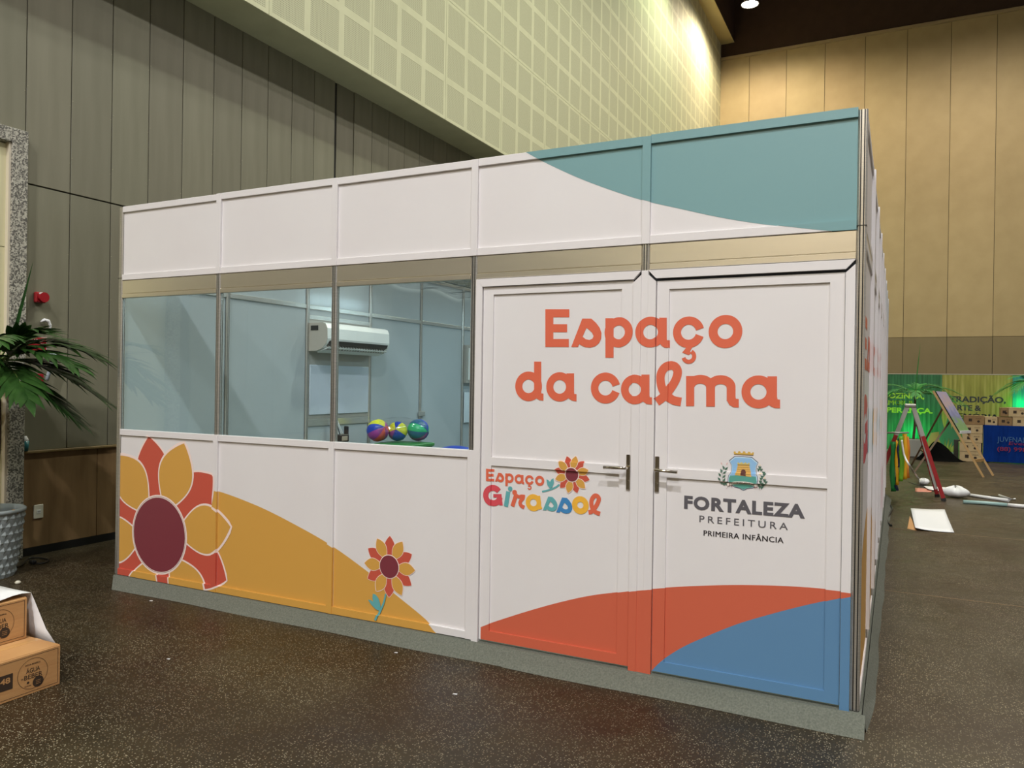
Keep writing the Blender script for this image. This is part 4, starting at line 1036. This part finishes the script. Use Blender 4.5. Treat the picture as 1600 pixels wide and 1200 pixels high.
# ---- water boxes at the lower left
def water_box(loc, dx, dy, h, label):
    t = thing('cardboard_box', label, 'box', loc)
    b = MB(); b.box(-dx, 0, -dy, 0, 0, h-.002, ch=.003); b.build('carton', M['cardboard'], t)
    fl_ = MB(); fl_.box(-dx+.004, -dx/2-.002, -dy+.002, -.002, h-.004, h); fl_.build('flap', M['cardboard'], t)
    fl_ = MB(); fl_.box(-dx/2+.002, -.004, -dy+.002, -.002, h-.004, h); fl_.build('flap', M['cardboard'], t)
    e = .0008; F = lambda u, v: (e, u, v)
    ink = MB()
    def fr_(a, b, c, d, w_):
        for q in ([(a, c), (b, c), (b, c+w_), (a, c+w_)], [(a, d-w_), (b, d-w_), (b, d), (a, d)], [(a, c), (a+w_, c), (a+w_, d), (a, d)], [(b-w_, c), (b, c), (b, d), (b-w_, d)]): ink.poly([F(*p) for p in q])
    fr_(-dy+.015, -.012, .013, h-.013, .002)
    cy, cz, r = -.135, h*.5, .072
    quads(ink, ringp(cy, cz, r, r-.0016), F)
    quads(ink, fit_text('ÁGUA', cy-.032, cy+.034, cz+.006, .022, .008), F)
    quads(ink, fit_text('DE', cy-.055, cy-.043, cz-.018, .008, .0), F)
    quads(ink, fit_text('BEBER', cy-.040, cy+.046, cz-.022, .022, .008), F)
    quads(ink, fit_text('ÁGUA MINERAL', cy-.036, cy+.036, cz+.042, .007, .02), F)
    quads(ink, disc(cy+.026, cz-.046, .026, 24), F); quads(ink, disc(cy-.022, cz-.038, .006, 12), F)
    quads(ink, fit_text('NATURAL', cy-.038, cy-.006, cz-.056, .005, .02), F)
    ink.poly([F(-.30, cz-.040), F(-.228, cz-.040), F(-.228, cz+.032), F(-.30, cz+.032)])
    ink.build('print', M['card_ink'], t)
    lt = MB(); F2 = lambda u, v: (e*2, u, v)
    quads(lt, fit_text('48', -.285, -.240, cz-.008, .026, .03), F2)
    for k in range(3): lt.poly([F2(cy+.014, cz-.056+.008*k), F2(cy+.038, cz-.056+.008*k), F2(cy+.038, cz-.0545+.008*k), F2(cy+.014, cz-.0545+.008*k)])
    lt.build('print', M['cardboard'], t)
    tp = MB().box(-dx/2-.022, -dx/2+.022, -dy, 0, h, h+.0006); tp.build('tape', mat('clear_tape', rgb(196, 150, 96), .15), t)
    return t
water_box((-3.505, -1.360, 0), .34, .44, .195, 'lowest, nearest brown water carton with printed round label on the floor')
water_box((-3.860, -1.372, 0), .34, .44, .195, 'brown water carton hidden behind the nearest one, under the paper')
water_box((-3.735, -1.385, .1965), .34, .44, .205, 'upper brown water carton with white paper over its top')
ps = MB(); n = 10
A0 = []
for k in range(n+1):
    t = k/n; y = -1.85+(.49)*t; z = .408+.012*math.sin(t*9)*(.3+.7*t); A0.append([(-4.08, y, z+.004), (-3.90, y, z+.002), (-3.745+.03*(1-t), y, z+.004+.016*(1-t))])
A0.append([(-4.10, -1.352, .36), (-3.93, -1.348, .37), (-3.735, -1.352, .385)]); A0.append([(-4.05, -1.335, .26), (-3.88, -1.33, .25), (-3.66, -1.335, .24)]); A0.append([(-4.0, -1.325, .17), (-3.83, -1.325, .16), (-3.585, -1.325, .165)])
for k in range(len(A0)-1):
    for j in range(2): ps.poly([A0[k][j], A0[k][j+1], A0[k+1][j+1], A0[k+1][j]], smooth=True)
o = ps.build('paper_sheet', M['white']); put(o, 'white paper draped over the upper water carton and down behind it', 'paper')
sm_ = o.modifiers.new('thickness', 'SOLIDIFY'); sm_.thickness = .001

# ================================================================== FAR END OF THE HALL
YD = 17.0
def bx_at(px): return at(px, 640, 1, YD)[0]
def bz_at(py): return at(1500, py, 1, YD)[2]
def streak(name, c1, c2, c3): return noisy(name, c1, c2, .5, (9, 1, .5), 2.2, 0, c3=c3, p=(.32, .68))
gM = streak('green_banner', (.015, .085, .035, 1), (.06, .22, .10, 1), (.03, .14, .06, 1)); yM = streak('ochre_banner', (.24, .20, .04, 1), (.48, .38, .12, 1), (.34, .30, .06, 1)); tM = streak('teal_banner', (.04, .22, .20, 1), (.07, .34, .24, 1), (.03, .25, .26, 1))
bt = bz_at(585.5)
def banner(x0, x1, m_, label):
    t = thing('backdrop_banner', label, 'banner', ((x0+x1)/2, YD, 0)); hw = (x1-x0)/2
    MB().box(-hw+.004, hw-.004, 0, .03, .05, bt, ch=.003).build('panel', m_, t)
    MB().box(-hw, hw, -.004, .034, bt, bt+.02).build('top_rail', M['alu'], t); MB().box(-hw, hw, .0, .10, 0, .05).build('foot', M['laddergrey'], t)
    return t
xa, xb_ = bx_at(1471.5), bx_at(1581.5)
b1 = banner(xa-2.4, xa, gM, 'green painted backdrop banner with yellow-green words behind the ladder')
b2 = banner(xa, xb_, yM, 'ochre backdrop banner with dark words behind the stacked boxes')
b3_ = banner(xb_, xb_+1.9, tM, 'teal backdrop banner at the right edge of the photo')
def btext(par, s, px0, px1, pyb, pyt, mm, bold, x1=None):
    c = par.location.x; a, b = bx_at(px0)-c, bx_at(px1)-c; z = bz_at(pyb); h = bz_at(pyt)-z
    mb = MB(); quads(mb, fit_text(s, a, b, z, h, bold), lambda u, v: (u, -.002, v)); mb.build('lettering', mm, par)
lim = mat('lime_ink', (.42, .60, .05, 1), .5); nv = mat('navy_ink', (.035, .035, .045, 1), .5)
btext(b1, 'COZINHA,', 1379, 1444, 624, 615.5, lim, .035); btext(b1, 'AMOR &', 1379, 1427, 635, 627, lim, -.008); btext(b1, 'ESPERANÇA.', 1371, 1457.5, 647, 639, lim, .035)
btext(b2, 'TRADIÇÃO,', 1483, 1571.5, 628, 619, nv, .035); btext(b2, 'ARTE &', 1485, 1533, 641, 632.5, nv, .035); btext(b2, 'MEMÓRIA', 1484, 1560, 654, 645.5, nv, -.008)
lm_ = MB()
for (px, h, a) in ((1476, .75, -6), (1479, .95, 4), (1483, .8, 12), (1487, .6, 20), (1474, .5, -4)):
    x = bx_at(px)-b2.location.x; a = math.radians(a)
    yy = -.003-px*.0005+.735; lm_.poly([(x, yy, .15), (x+math.sin(a)*h*.5-.07, yy, .15+h*.4), (x+math.sin(a)*h, yy, .15+h), (x+math.sin(a)*h*.5+.07, yy, .15+h*.4)][::-1])
lm_.build('leaf_print', mat('banner_leaf', (.06, .16, .10, 1), .5), b2)
om = MB().poly([(bx_at(1447)-b1.location.x, -.003, .10), (xa-.01-b1.location.x, -.003, .10), (xa-.01-b1.location.x, -.003, .52), (bx_at(1455)-b1.location.x, -.003, .48)]); om.build('flower_print', mat('banner_orange', (.45, .14, .07, 1), .5), b1)
# far green palm in a grey tub, lit by a green uplight
YP = 15.6; pxx = at(1429, 660, 1, YP)[0]
tp_ = thing('potted_palm', 'green-lit palm in a pale tub in front of the green banner', 'potted plant', (pxx-.02, YP, 0))
MB().box(-.17, .17, -.14, .14, 0, .40, ch=.02).build('tub', M['plastic_grey'], tp_)
MB().box(-.15, .15, -.12, .12, .37, .402).build('soil', M['soil'], tp_)
MB().tube(smooth_path([(0, 0, .38), (.03, 0, .8), (.02, 0, 1.42)], 4), [.030-.0012*k for k in range(9)], 10).build('trunk', M['bark'], tp_)
lf2 = noisy('far_palm_leaf', (.015, .13, .02, 1), (.04, .26, .04, 1), .65, nscale=3)
random.seed(5)
for (az, el, ln, dr) in ((172, 44, .95, .55), (150, 30, .75, .6), (10, 42, .95, .62), (-15, 15, .85, .5), (30, 20, .8, .5), (60, 70, .4, .4), (-160, 10, .7, .4), (-8, 32, 1.0, .8), (-90, 45, .6, .7), (-150, 40, .8, .7), (90, 50, .7, .5), (-40, 45, .8, .9), (0, 62, 1.0, .9)):
    frond(tp_, (.02, 0, 1.38), az, el, ln, dr, 13, .30, .016, lf2)
sp = MB(); leaflet(sp, Vector((.02, 0, 1.40)), Vector((.08, 0, 1)), Vector((0, -1, 0)), 1.15, .012, 0); sp.build('frond', lf2, tp_)
xr = at(1613, 640, 1, 16.2)[0]
tq = thing('potted_palm', 'dark palm reaching in from the right edge above the teal banner', 'potted plant', (xr, 16.2, 0))
pot_mesh(.16, .22, .4, 18, 6).build('pot', M['pot'], tq); MB().tube([(0, 0, .1), (0, 0, .8), (.0, 0, 1.65)], [.04, .035, .03], 10).build('trunk', M['bark'], tq)
for (az, el, ln, dr) in ((180, 45, .85, .9), (165, 25, .75, .7), (200, 60, .8, .6), (0, 50, .8, .8), (60, 50, .8, .8), (-60, 50, .8, .8), (-130, 45, .8, .9), (120, 50, .8, .8)): frond(tq, (0, 0, 1.62), az, el, ln*.8, dr, 12, .28, .016, lf2)
for (x, y, px_) in ((pxx+.0, YP+.78, 0), (xr-.10, 16.65, 1)):
    t = thing('uplight', 'green floor uplight hidden behind the %s' % ('pale tub' if not px_ else 'boxes on the table'), 'lamp', (x, y, 0))
    MB().lathe([(.001, 0), (.08, 0), (.09, .08), (.075, .09), (.07, .03), (.001, .03)], 16).build('housing', M['black'], t)
    ge = mat('green_glow', (0, 1, .2, 1), .5); ge.node_tree.nodes['Principled BSDF'].inputs['Emission Color'].default_value = (0, 1, .22, 1); ge.node_tree.nodes['Principled BSDF'].inputs['Emission Strength'].default_value = 6
    MB().lathe([(.001, .06), (.07, .06)], 16).build('lens', ge, t)
    ld = bpy.data.lights.new('green_light', 'POINT'); ld.energy = (20, 6)[px_]; ld.color = (0.0, 1, .22); ld.shadow_soft_size = .06
    lo = bpy.data.objects.new('green_light', ld); C.objects.link(lo); lo.parent = t; lo.location = (0, 0.15, .45 if not px_ else 1.2)
# black heap of cloth
h = MB(); n, mr = 28, 12; hx = at(1470, 712, 1, 14.9)[0]
for i in range(n):
    for j in range(mr):
        P4 = []
        for (a, b) in ((i, j), (i+1, j), (i+1, j+1), (i, j+1)):
            th = 2*PI*a/n; r = b/mr; zz = .36*(math.cos(PI*r)*.5+.5)*(1+.10*math.sin(3*th+5*r)); P4.append((hx-.10+(.58 if math.cos(th) > 0 else .42)*r*math.cos(th), 15.0+.35*r*math.sin(th), .003+zz))
        if j == 0: P4 = [P4[0], P4[2], P4[3]]
        h.poly(P4[::-1], smooth=True)
o = h.build('cloth_heap', mat('black_cloth', (.002, .002, .002, 1), .9, Specular_IOR_Level=.05)); put(o, 'heap of black cloth on the floor in front of the banners', 'cloth')
# table with blue cloth
YT = 15.1
tx0 = at(1536, 700, 1, YT)[0]; tz = at(1560, 665, 1, YT)[2]
tt = thing('table', 'table under a royal blue cloth with grey and red lettering', 'table', (tx0, YT, 0))
bc = noisy('blue_cloth', (.001, .020, .15, 1), (.002, .030, .21, 1), .8, (6, 6, 1), 3, .1); bc.node_tree.nodes['Principled BSDF'].inputs['Specular IOR Level'].default_value = .1
mb = MB(); mb.box(0, 1.9, .0, .75, tz-.02, tz, ch=.006)
n = 40
for i in range(n):
    x0_, x1_ = 1.9*i/n, 1.9*(i+1)/n; g = lambda x: -.012-.01*math.sin(x*14)
    mb.poly([(x0_, g(x0_)-.02, .02), (x1_, g(x1_)-.02, .02), (x1_, 0, tz-.006), (x0_, 0, tz-.006)], smooth=True)
for i in range(12):
    y0_, y1_ = .75*i/12, .75*(i+1)/12; mb.poly([(-.02-.01*math.sin(y0_*20), y0_, .02), (-.02-.01*math.sin(y1_*20), y1_, .02), (0, y1_, tz-.006), (0, y0_, tz-.006)][::-1], smooth=True)
mb.build('tablecloth', bc, tt)
for x, y in ((.1, .1), (1.8, .1), (.1, .65), (1.8, .65)): MB().tube([(x, y, 0), (x, y, tz-.02)], .02).build('leg', M['laddergrey'], tt)
T = lambda px, py: (at(px, py, 1, YT-.03)[0]-tx0, at(px, py, 1, YT-.03)[2])
a = T(1558, 690); b = T(1600, 690); t_ = T(1558, 681.5)
mb = MB(); quads(mb, fit_text('JUVENAL', a[0], b[0]+.03, a[1], t_[1]-a[1]), lambda u, v: (u, -.042, v)); mb.build('lettering', mat('slate_ink', (.05, .14, .32, 1), .5), tt)
mb = MB(); a = T(1576, 695); quads(mb, fit_text('Eventos', a[0], a[0]+.55, a[1], .07), lambda u, v: (u+.2*(v-a[1]), -.044, v)); a = T(1558, 704); quads(mb, fit_text('(88) 9987.139', a[0], a[0]+.85, a[1], .085, .01), lambda u, v: (u, -.042, v)); mb.build('lettering', mat('red_ink', (.25, .01, .05, 1), .5), tt)
# stacked boxes
def small_box(px0, px1, pyt, pyb, y, label, dep=.32, tone=0, base=None):
    p0 = at(px0, pyb, 1, y); p1 = at(px1, pyb, 1, y); z0 = base if base is not None else p0[2]; z1 = at((px0+px1)/2, pyt, 1, y)[2]
    t = thing('cardboard_box', label, 'box', (p0[0], y, z0)); wd_ = p1[0]-p0[0]; hh = z1-z0
    MB().box(.001, wd_-.001, 0, dep, .0, hh-.001, ch=.004).build('carton', farcard[tone], t)
    ink = MB(); s = hh*.32; ink.box(wd_*.25, wd_*.25+s, -.001, 0, hh*.35, hh*.35+s); quads(ink, disc(wd_*.72, hh*.38, s*.42, 12), lambda u, v: (u, -.001, v))
    quads(ink, fit_text('ÁGUA', wd_*.58, wd_*.86, hh*.62, hh*.12), lambda u, v: (u, -.001, v)); ink.build('print', M['card_ink'], t)
    MB().box(.0, wd_, -.0006, .0, hh*.97, hh*.985).build('seam', M['card_ink'], t)
    return z0+hh
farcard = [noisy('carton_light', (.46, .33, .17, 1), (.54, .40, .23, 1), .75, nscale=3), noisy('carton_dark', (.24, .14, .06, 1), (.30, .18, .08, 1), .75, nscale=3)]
zcur = 0.0
ys_ = [720, 705.5, 691.5, 677.5, 663.5, 649.5]
labs = ['lowest', 'second from the floor', 'middle', 'fourth from the floor', 'topmost']
for k in range(5):
    x0 = (1499, 1499, 1503, 1504, 1505.5)[k]; x1 = (1533.5, 1533, 1535, 1535.5, 1538)[k]
    zcur = small_box(x0, x1, ys_[k+1], ys_[k], YT-.02, '%s carton of the tall stack left of the blue table' % labs[k], tone=1 if k == 4 else 0, base=zcur if k else 0)
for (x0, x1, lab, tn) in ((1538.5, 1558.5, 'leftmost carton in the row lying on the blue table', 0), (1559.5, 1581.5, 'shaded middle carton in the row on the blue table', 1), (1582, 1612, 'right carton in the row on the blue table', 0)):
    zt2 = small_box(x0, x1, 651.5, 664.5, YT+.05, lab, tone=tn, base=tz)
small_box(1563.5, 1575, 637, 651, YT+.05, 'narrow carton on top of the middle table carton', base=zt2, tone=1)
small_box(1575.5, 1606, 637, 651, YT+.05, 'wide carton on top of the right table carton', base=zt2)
# dark narrow board beside the boxes
e = at(1490, 712, 1, 15.6)
o = MB().box(e[0], e[0]+.12, 15.6, 15.64, 0, .42, ch=.005).build('dark_board', mat('dark_board', (.05, .04, .035, 1), .6)); put(o, 'narrow dark board standing left of the carton stack', 'board')

# easel with a painted board
ez = thing('easel', 'light wooden A-frame easel standing on the floor in front of the blue table', 'easel', (0, 0, 0))
def pz_(px, py, y): p = at(px, py, 1, y); return (p[0], p[1], p[2])
f1, f2 = tuple(at(1537, 746, 2, 0)), tuple(at(1552, 743.5, 2, 0)); t1, t2 = pz_(1458, 611, f1[1]+.25), pz_(1474, 612, f2[1]+.30)
MB().beam(f1, t1, .035, .03).build('leg', M['gold'], ez); MB().beam(f2, t2, .035, .03).build('leg', M['gold'], ez)
def lerp(a, b, t): return tuple(a[i]+(b[i]-a[i])*t for i in range(3))
MB().beam(lerp(f1, t1, .185), lerp(f2, t2, .185), .05, .025).build('crossbar', M['gold'], ez); MB().beam(lerp(f1, t1, .97), lerp(f2, t2, .97), .05, .025).build('crossbar', M['gold'], ez)
r1, r2 = tuple(at(1424, 727, 2, 0)), tuple(at(1429, 737, 2, 0))
rm = mat('reddish_wood', (.20, .12, .07, 1), .5)
for r, tp2 in ((r1, lerp(f1, t1, .80)), (r2, lerp(f2, t2, .74))): MB().beam(r, tp2, .03, .03).build('leg', rm, ez)
MB().beam(lerp(r1, lerp(f1, t1, .8), .3), lerp(r2, lerp(f2, t2, .74), .3), .03, .03).build('crossbar', rm, ez)
def painting():
    m = mat('painted_landscape', (.3, .3, .3, 1), .3); b = m.node_tree.nodes['Principled BSDF']
    tc = N(m, 'ShaderNodeTexCoord'); sp = N(m, 'ShaderNodeSeparateXYZ'); L(m, tc.outputs['Object'], sp.inputs[0])
    nz = N(m, 'ShaderNodeTexNoise', i_Scale=9, i_Detail=5); L(m, tc.outputs['Object'], nz.inputs[0])
    ad = N(m, 'ShaderNodeMath', operation='MULTIPLY_ADD', i_1=.55); L(m, nz.outputs[0], ad.inputs[0]); L(m, sp.outputs[2], ad.inputs[2])
    mr = N(m, 'ShaderNodeMapRange', i_1=1.0, i_2=1.8); L(m, ad.outputs[0], mr.inputs[0])
    r = ramp(m, mr.outputs[0], [(0, (.16, .30, .10)), (.25, (.20, .32, .16)), (.38, (.20, .20, .36)), (.55, (.26, .28, .46)), (.68, (.45, .34, .34)), (.85, (.34, .30, .44))]); L(m, r.outputs[0], b.inputs['Base Color']); return m
pb = MB(); q1, q2, q3, q4 = lerp(f1, t1, .50), lerp(f2, t2, .50), lerp(f2, t2, .985), lerp(f1, t1, .985)
nrm = (Vector(q2)-Vector(q1)).cross(Vector(q4)-Vector(q1)).normalized()
if nrm.z < 0: nrm = -nrm
o1 = nrm*.022; o2 = nrm*.04
A1 = [Vector(q)+o1 for q in (q1, q2, q3, q4)]; A2 = [Vector(q)+o2 for q in (q1, q2, q3, q4)]
pb.poly(A2); pb.poly(A1[::-1], 1)
for i in range(4): j = (i+1) % 4; pb.poly([A1[i], A1[j], A2[j], A2[i]], 1)
pt_ = pb.build('painting', [painting(), M['black']]); put(pt_, 'lilac and green landscape painting resting on the wooden easel', 'painting')
MB().beam(Vector(q1)+o1*2.0, Vector(q2)+o1*2.0, .05, .03).build('tray', M['white'], ez)

# step ladder
ld_ = thing('step_ladder', 'red and grey A-frame step ladder at the far end of the booth', 'ladder', (0, 0, 0))
lz = 1.27; yA, yB2 = 8.35, 8.72
ap = at(1423, 637, 1, yA)
apx = ap[0]
fA, fB = tuple(at(1475, 783, 2, 0.0)), None
fB = (fA[0]-.06, fA[1]+.42, 0)
def railpair(foot1, foot2, top1, top2, lab):
    for f_, t_2 in ((foot1, top1), (foot2, top2)):
        k = .70
        MB().beam((f_[0], f_[1], .012), lerp(f_, t_2, k), .050, .028).build('leg', M['redpaint'], ld_)
        MB().beam(lerp(f_, t_2, k-.02), t_2, .054, .030).build('upper_leg', M['laddergrey'], ld_)
        MB().beam((f_[0], f_[1], 0), lerp(f_, t_2, .03), .06, .04).build('foot', M['black'], ld_)
T1, T2 = (apx+.03, fA[1]+.06, lz), (apx+.03, fB[1]-.05, lz); T3, T4 = (apx-.04, fA[1]+.06, lz), (apx-.04, fB[1]-.05, lz)
fC, fD = (apx-.46, fA[1]+.02, 0), (apx-.46, fB[1]+.0, 0)
railpair(fA, fB, T1, T2, 'r'); railpair(fC, fD, T3, T4, 'l')
for k in range(1, 5):
    a, b = lerp(fA, T1, k*.2), lerp(fB, T2, k*.2); MB().beam(a, b, .09, .025).build('tread', M['laddergrey'], ld_)
    a, b = lerp(fC, T3, k*.2), lerp(fD, T4, k*.2); MB().beam(a, b, .03, .025).build('brace', M['laddergrey'], ld_)
# grey inner side rail seen beside the red one
for k in (0,): MB().beam(lerp((fA[0]-.055, fA[1]+.02, 0), T1, .12), lerp((fA[0]-.055, fA[1]+.02, 0), T1, .96), .03, .03).build('side_rail', M['laddergrey'], ld_)
MB().box(apx-.075, apx+.065, fA[1]+.02, fB[1]-.02, lz-.01, lz+.03, ch=.008).build('top_cap', M['laddergrey'], ld_)
# coloured ribbons hanging on the ladder
rb = thing('ribbon_bundle', 'green, yellow and orange ribbons hanging at the ladder beside the booth end', 'ribbons', (0, 0, 0))
yR = fA[1]-.09
def ribbon(px0, px1, pyt, pyb, m_, ph, dy=0):
    mb = MB(); n = 14
    for i in range(n):
        P4 = []
        for (a, s) in ((i, 0), (i+1, 0), (i+1, 1), (i, 1)):
            t = a/n; px = (px0 if s == 0 else px1)+1.0*math.sin(t*8+ph); p = at(px, pyt+(pyb-pyt)*t, 1, yR+dy); P4.append((p[0], p[1]-.012*math.sin(t*10+ph+2*s), max(p[2], .006)))
        mb.poly(P4[::-1], smooth=True)
    o = mb.build('ribbon', m_, rb); md = o.modifiers.new('thickness', 'SOLIDIFY'); md.thickness = .003
rg = [mat('ribbon_green', (.01, .20, .04, 1), .5), mat('ribbon_yellow', (.75, .38, .01, 1), .5), mat('ribbon_lime', (.16, .42, .02, 1), .5), mat('ribbon_navy', (.01, .015, .06, 1), .5), mat('ribbon_orange', (.70, .22, .02, 1), .5)]
ribbon(1391, 1399, 690, 768, rg[0], 0, .02); ribbon(1399, 1404, 688, 758, rg[1], 1); ribbon(1402, 1406, 684, 730, rg[3], 2, -.01); ribbon(1405, 1412, 682, 752, rg[2], 3, -.02); ribbon(1411, 1418, 678, 749, rg[1], 4); ribbon(1416, 1421, 682, 747, rg[4], 5, .01); ribbon(1398, 1403, 745, 767, rg[3], .5, .03)
mb = MB(); MB().tube([(apx-.30, yR+.0, at(1404, 677, 1, yR)[2]), (apx-.02, yR, at(1417, 676, 1, yR)[2])], .012).build('hanging_bar', M['laddergrey'], rb)
# white strap
sp_ = [at(1409, 688, 1, yR-.05), at(1413, 712, 1, yR-.08), at(1424, 732, 1, yR-.1), at(1436, 749, 2, .04), at(1444, 756, 2, .03)]
path = smooth_path([tuple(p) for p in sp_], 6); mb = MB()
for i in range(len(path)-1):
    a, b = path[i], path[i+1]; mb.poly([(a[0]-.012, a[1], a[2]), (a[0]+.012, a[1]-.01, a[2]+.005), (b[0]+.012, b[1]-.01, b[2]+.005), (b[0]-.012, b[1], b[2])], smooth=True)
o = mb.build('strap', M['white']); put(o, 'white strap running from the ribbons down to the bag on the floor', 'strap'); o.modifiers.new('t', 'SOLIDIFY').thickness = .002
def blob(name, cx, cy, rx, ry, h_, m_, seed, label, cat):
    random.seed(seed); mb = MB(); n, k = 22, 9; ph = [random.random()*6 for _ in range(6)]
    for i in range(n):
        for j in range(k):
            P4 = []
            for (a, b) in ((i, j), (i+1, j), (i+1, j+1), (i, j+1)):
                th = 2*PI*a/n; e2 = PI*b/k; w2 = 1+.18*math.sin(3*th+ph[0])+.1*math.sin(7*th+ph[1]+b*.5)
                P4.append((cx+rx*w2*math.sin(e2)*math.cos(th), cy+ry*w2*math.sin(e2)*math.sin(th), .002+h_*(.5-.5*math.cos(e2))*(1+.12*math.sin(4*th+ph[2]))))
            if j == 0: P4 = [P4[0], P4[2], P4[3]]
            elif j == k-1: P4 = P4[:3]
            mb.poly(P4, smooth=True)
    o = mb.build(name, m_); put(o, label, cat); random.seed(7); return o
e = at(1443, 758, 2, 0); blob('plastic_bag', e[0], e[1], .075, .09, .10, M['white'], 3, 'small crumpled white bag on the floor left of the ladder foot', 'bag')
e = at(1496, 778, 2, 0); blob('plastic_bag', e[0]-.02, e[1]+.04, .17, .14, .15, M['white'], 5, 'large white plastic bag on the floor right of the ladder foot', 'bag')
def flat_sheet(name, pts, m_, label, cat, z=.003, curl=.0):
    P_ = [tuple(at(x, y, 2, z)) for x, y in pts]; n = 8; mb = MB()
    for i in range(n):
        for j in range(n):
            P4 = []
            for (a, b) in ((i, j), (i+1, j), (i+1, j+1), (i, j+1)):
                u, v = a/n, b/n; p = [(P_[0][k]*(1-u)+P_[1][k]*u)*(1-v)+(P_[3][k]*(1-u)+P_[2][k]*u)*v for k in range(3)]
                p[2] += curl*(abs(u-.5)**2*4*.6+abs(v-.5)**2*4*.4)*(.5+.5*math.sin(3*u+2*v)); P4.append(tuple(p))
            mb.poly(P4[::-1], smooth=True)
    o = mb.build(name, m_); put(o, label, cat); s = o.modifiers.new('thickness', 'SOLIDIFY'); s.thickness = .0015; return o
flat_sheet('paper_sheet', [(1423, 796), (1476, 798), (1491, 832), (1430, 828.5)], M['white'], 'large white sheet of paper lying flat on the floor beyond the booth corner', 'paper', .006, .03)
cdp = flat_sheet('cardboard_sheet', [(1421.5, 806), (1425, 812), (1432, 829), (1417.5, 826)], M['cardboard'], 'brown cardboard edge sticking out from under the white sheet', 'cardboard', .002)
flat_sheet('vinyl_scrap', [(1430, 762), (1458, 764), (1455, 769), (1430, 768)], mat('pink_vinyl', (.60, .22, .16, 1), .4), 'pinkish vinyl scrap on the floor left of the ladder foot', 'vinyl scrap', .004)
flat_sheet('vinyl_scrap', [(1443, 760), (1485, 763), (1482, 768), (1450, 766)], M['white'], 'white vinyl scrap on the floor behind the ladder foot', 'vinyl scrap', .008, .02)
def tube_thing(name, pxs, r, m_, label, cat):
    pts = [tuple(at(x, y, 2, r)) for x, y in pxs]; o = MB().tube(pts, r, 12).build(name, m_); put(o, label, cat); return o
tube_thing('paper_roll', [(1508, 772.5), (1540, 777), (1576, 782)], .022, M['white'], 'white paper roll lying right of the large white bag', 'roll')
tube_thing('vinyl_roll', [(1505, 784), (1540, 786), (1574, 789)], .024, mat('pale_teal_vinyl', (.30, .45, .44, 1), .4), 'pale teal vinyl roll on the floor, nearest of the rolls', 'roll')
tube_thing('paper_roll', [(1575, 789), (1590, 790.5), (1625, 793)], .024, M['white'], 'white roll continuing the pale teal one to the right', 'roll')
tube_thing('utility_tool', [(1549, 775.5), (1576, 780.5)], .014, M['black'], 'thin black bar on the floor under the small white tube', 'tool')
tube_thing('paper_roll', [(1561, 774), (1578, 780), (1586, 780)], .016, M['white'], 'short white tube lying on the thin black bar', 'roll')
flat_sheet('black_strip', [(1418, 752.5), (1440, 757.5), (1446, 761), (1438, 760)], M['black'], 'black strip on the floor left of the small white bag', 'strip', .004)
# cable at the foot of the booth side
cpth = smooth_path([tuple(at(x, y, 2, .012)) for x, y in ((1392, 790), (1394, 795), (1390, 803), (1386.5, 812), (1388, 817), (1393, 821))], 6)
o = MB().tube(cpth, .010, 8).build('floor_cable', M['black']); put(o, 'black cable curling out beside the booth platform', 'cable')
# small litter on the floor
for k, (x, y, s) in enumerate(((262, 1030, .010), (618, 1020, .010), (710, 1085, .012), (235, 939, .012))):
    e = at(x, y, 2, .002)
    o = MB().poly([(e[0]-s, e[1], .002), (e[0]+s, e[1]+s*.3, .002), (e[0]+s*.8, e[1]+s, .004), (e[0]-s*.6, e[1]+s*.7, .003)]).build('paper_scrap', M['white'])
    put(o, ['tiny white scrap on the floor left of centre', 'tiny pale scrap below the small flower', 'tiny white scrap nearest the camera, below the left door', 'tiny pale scrap below the big flower'][k], 'scrap'); o.modifiers.new('t', 'SOLIDIFY').thickness = .0015
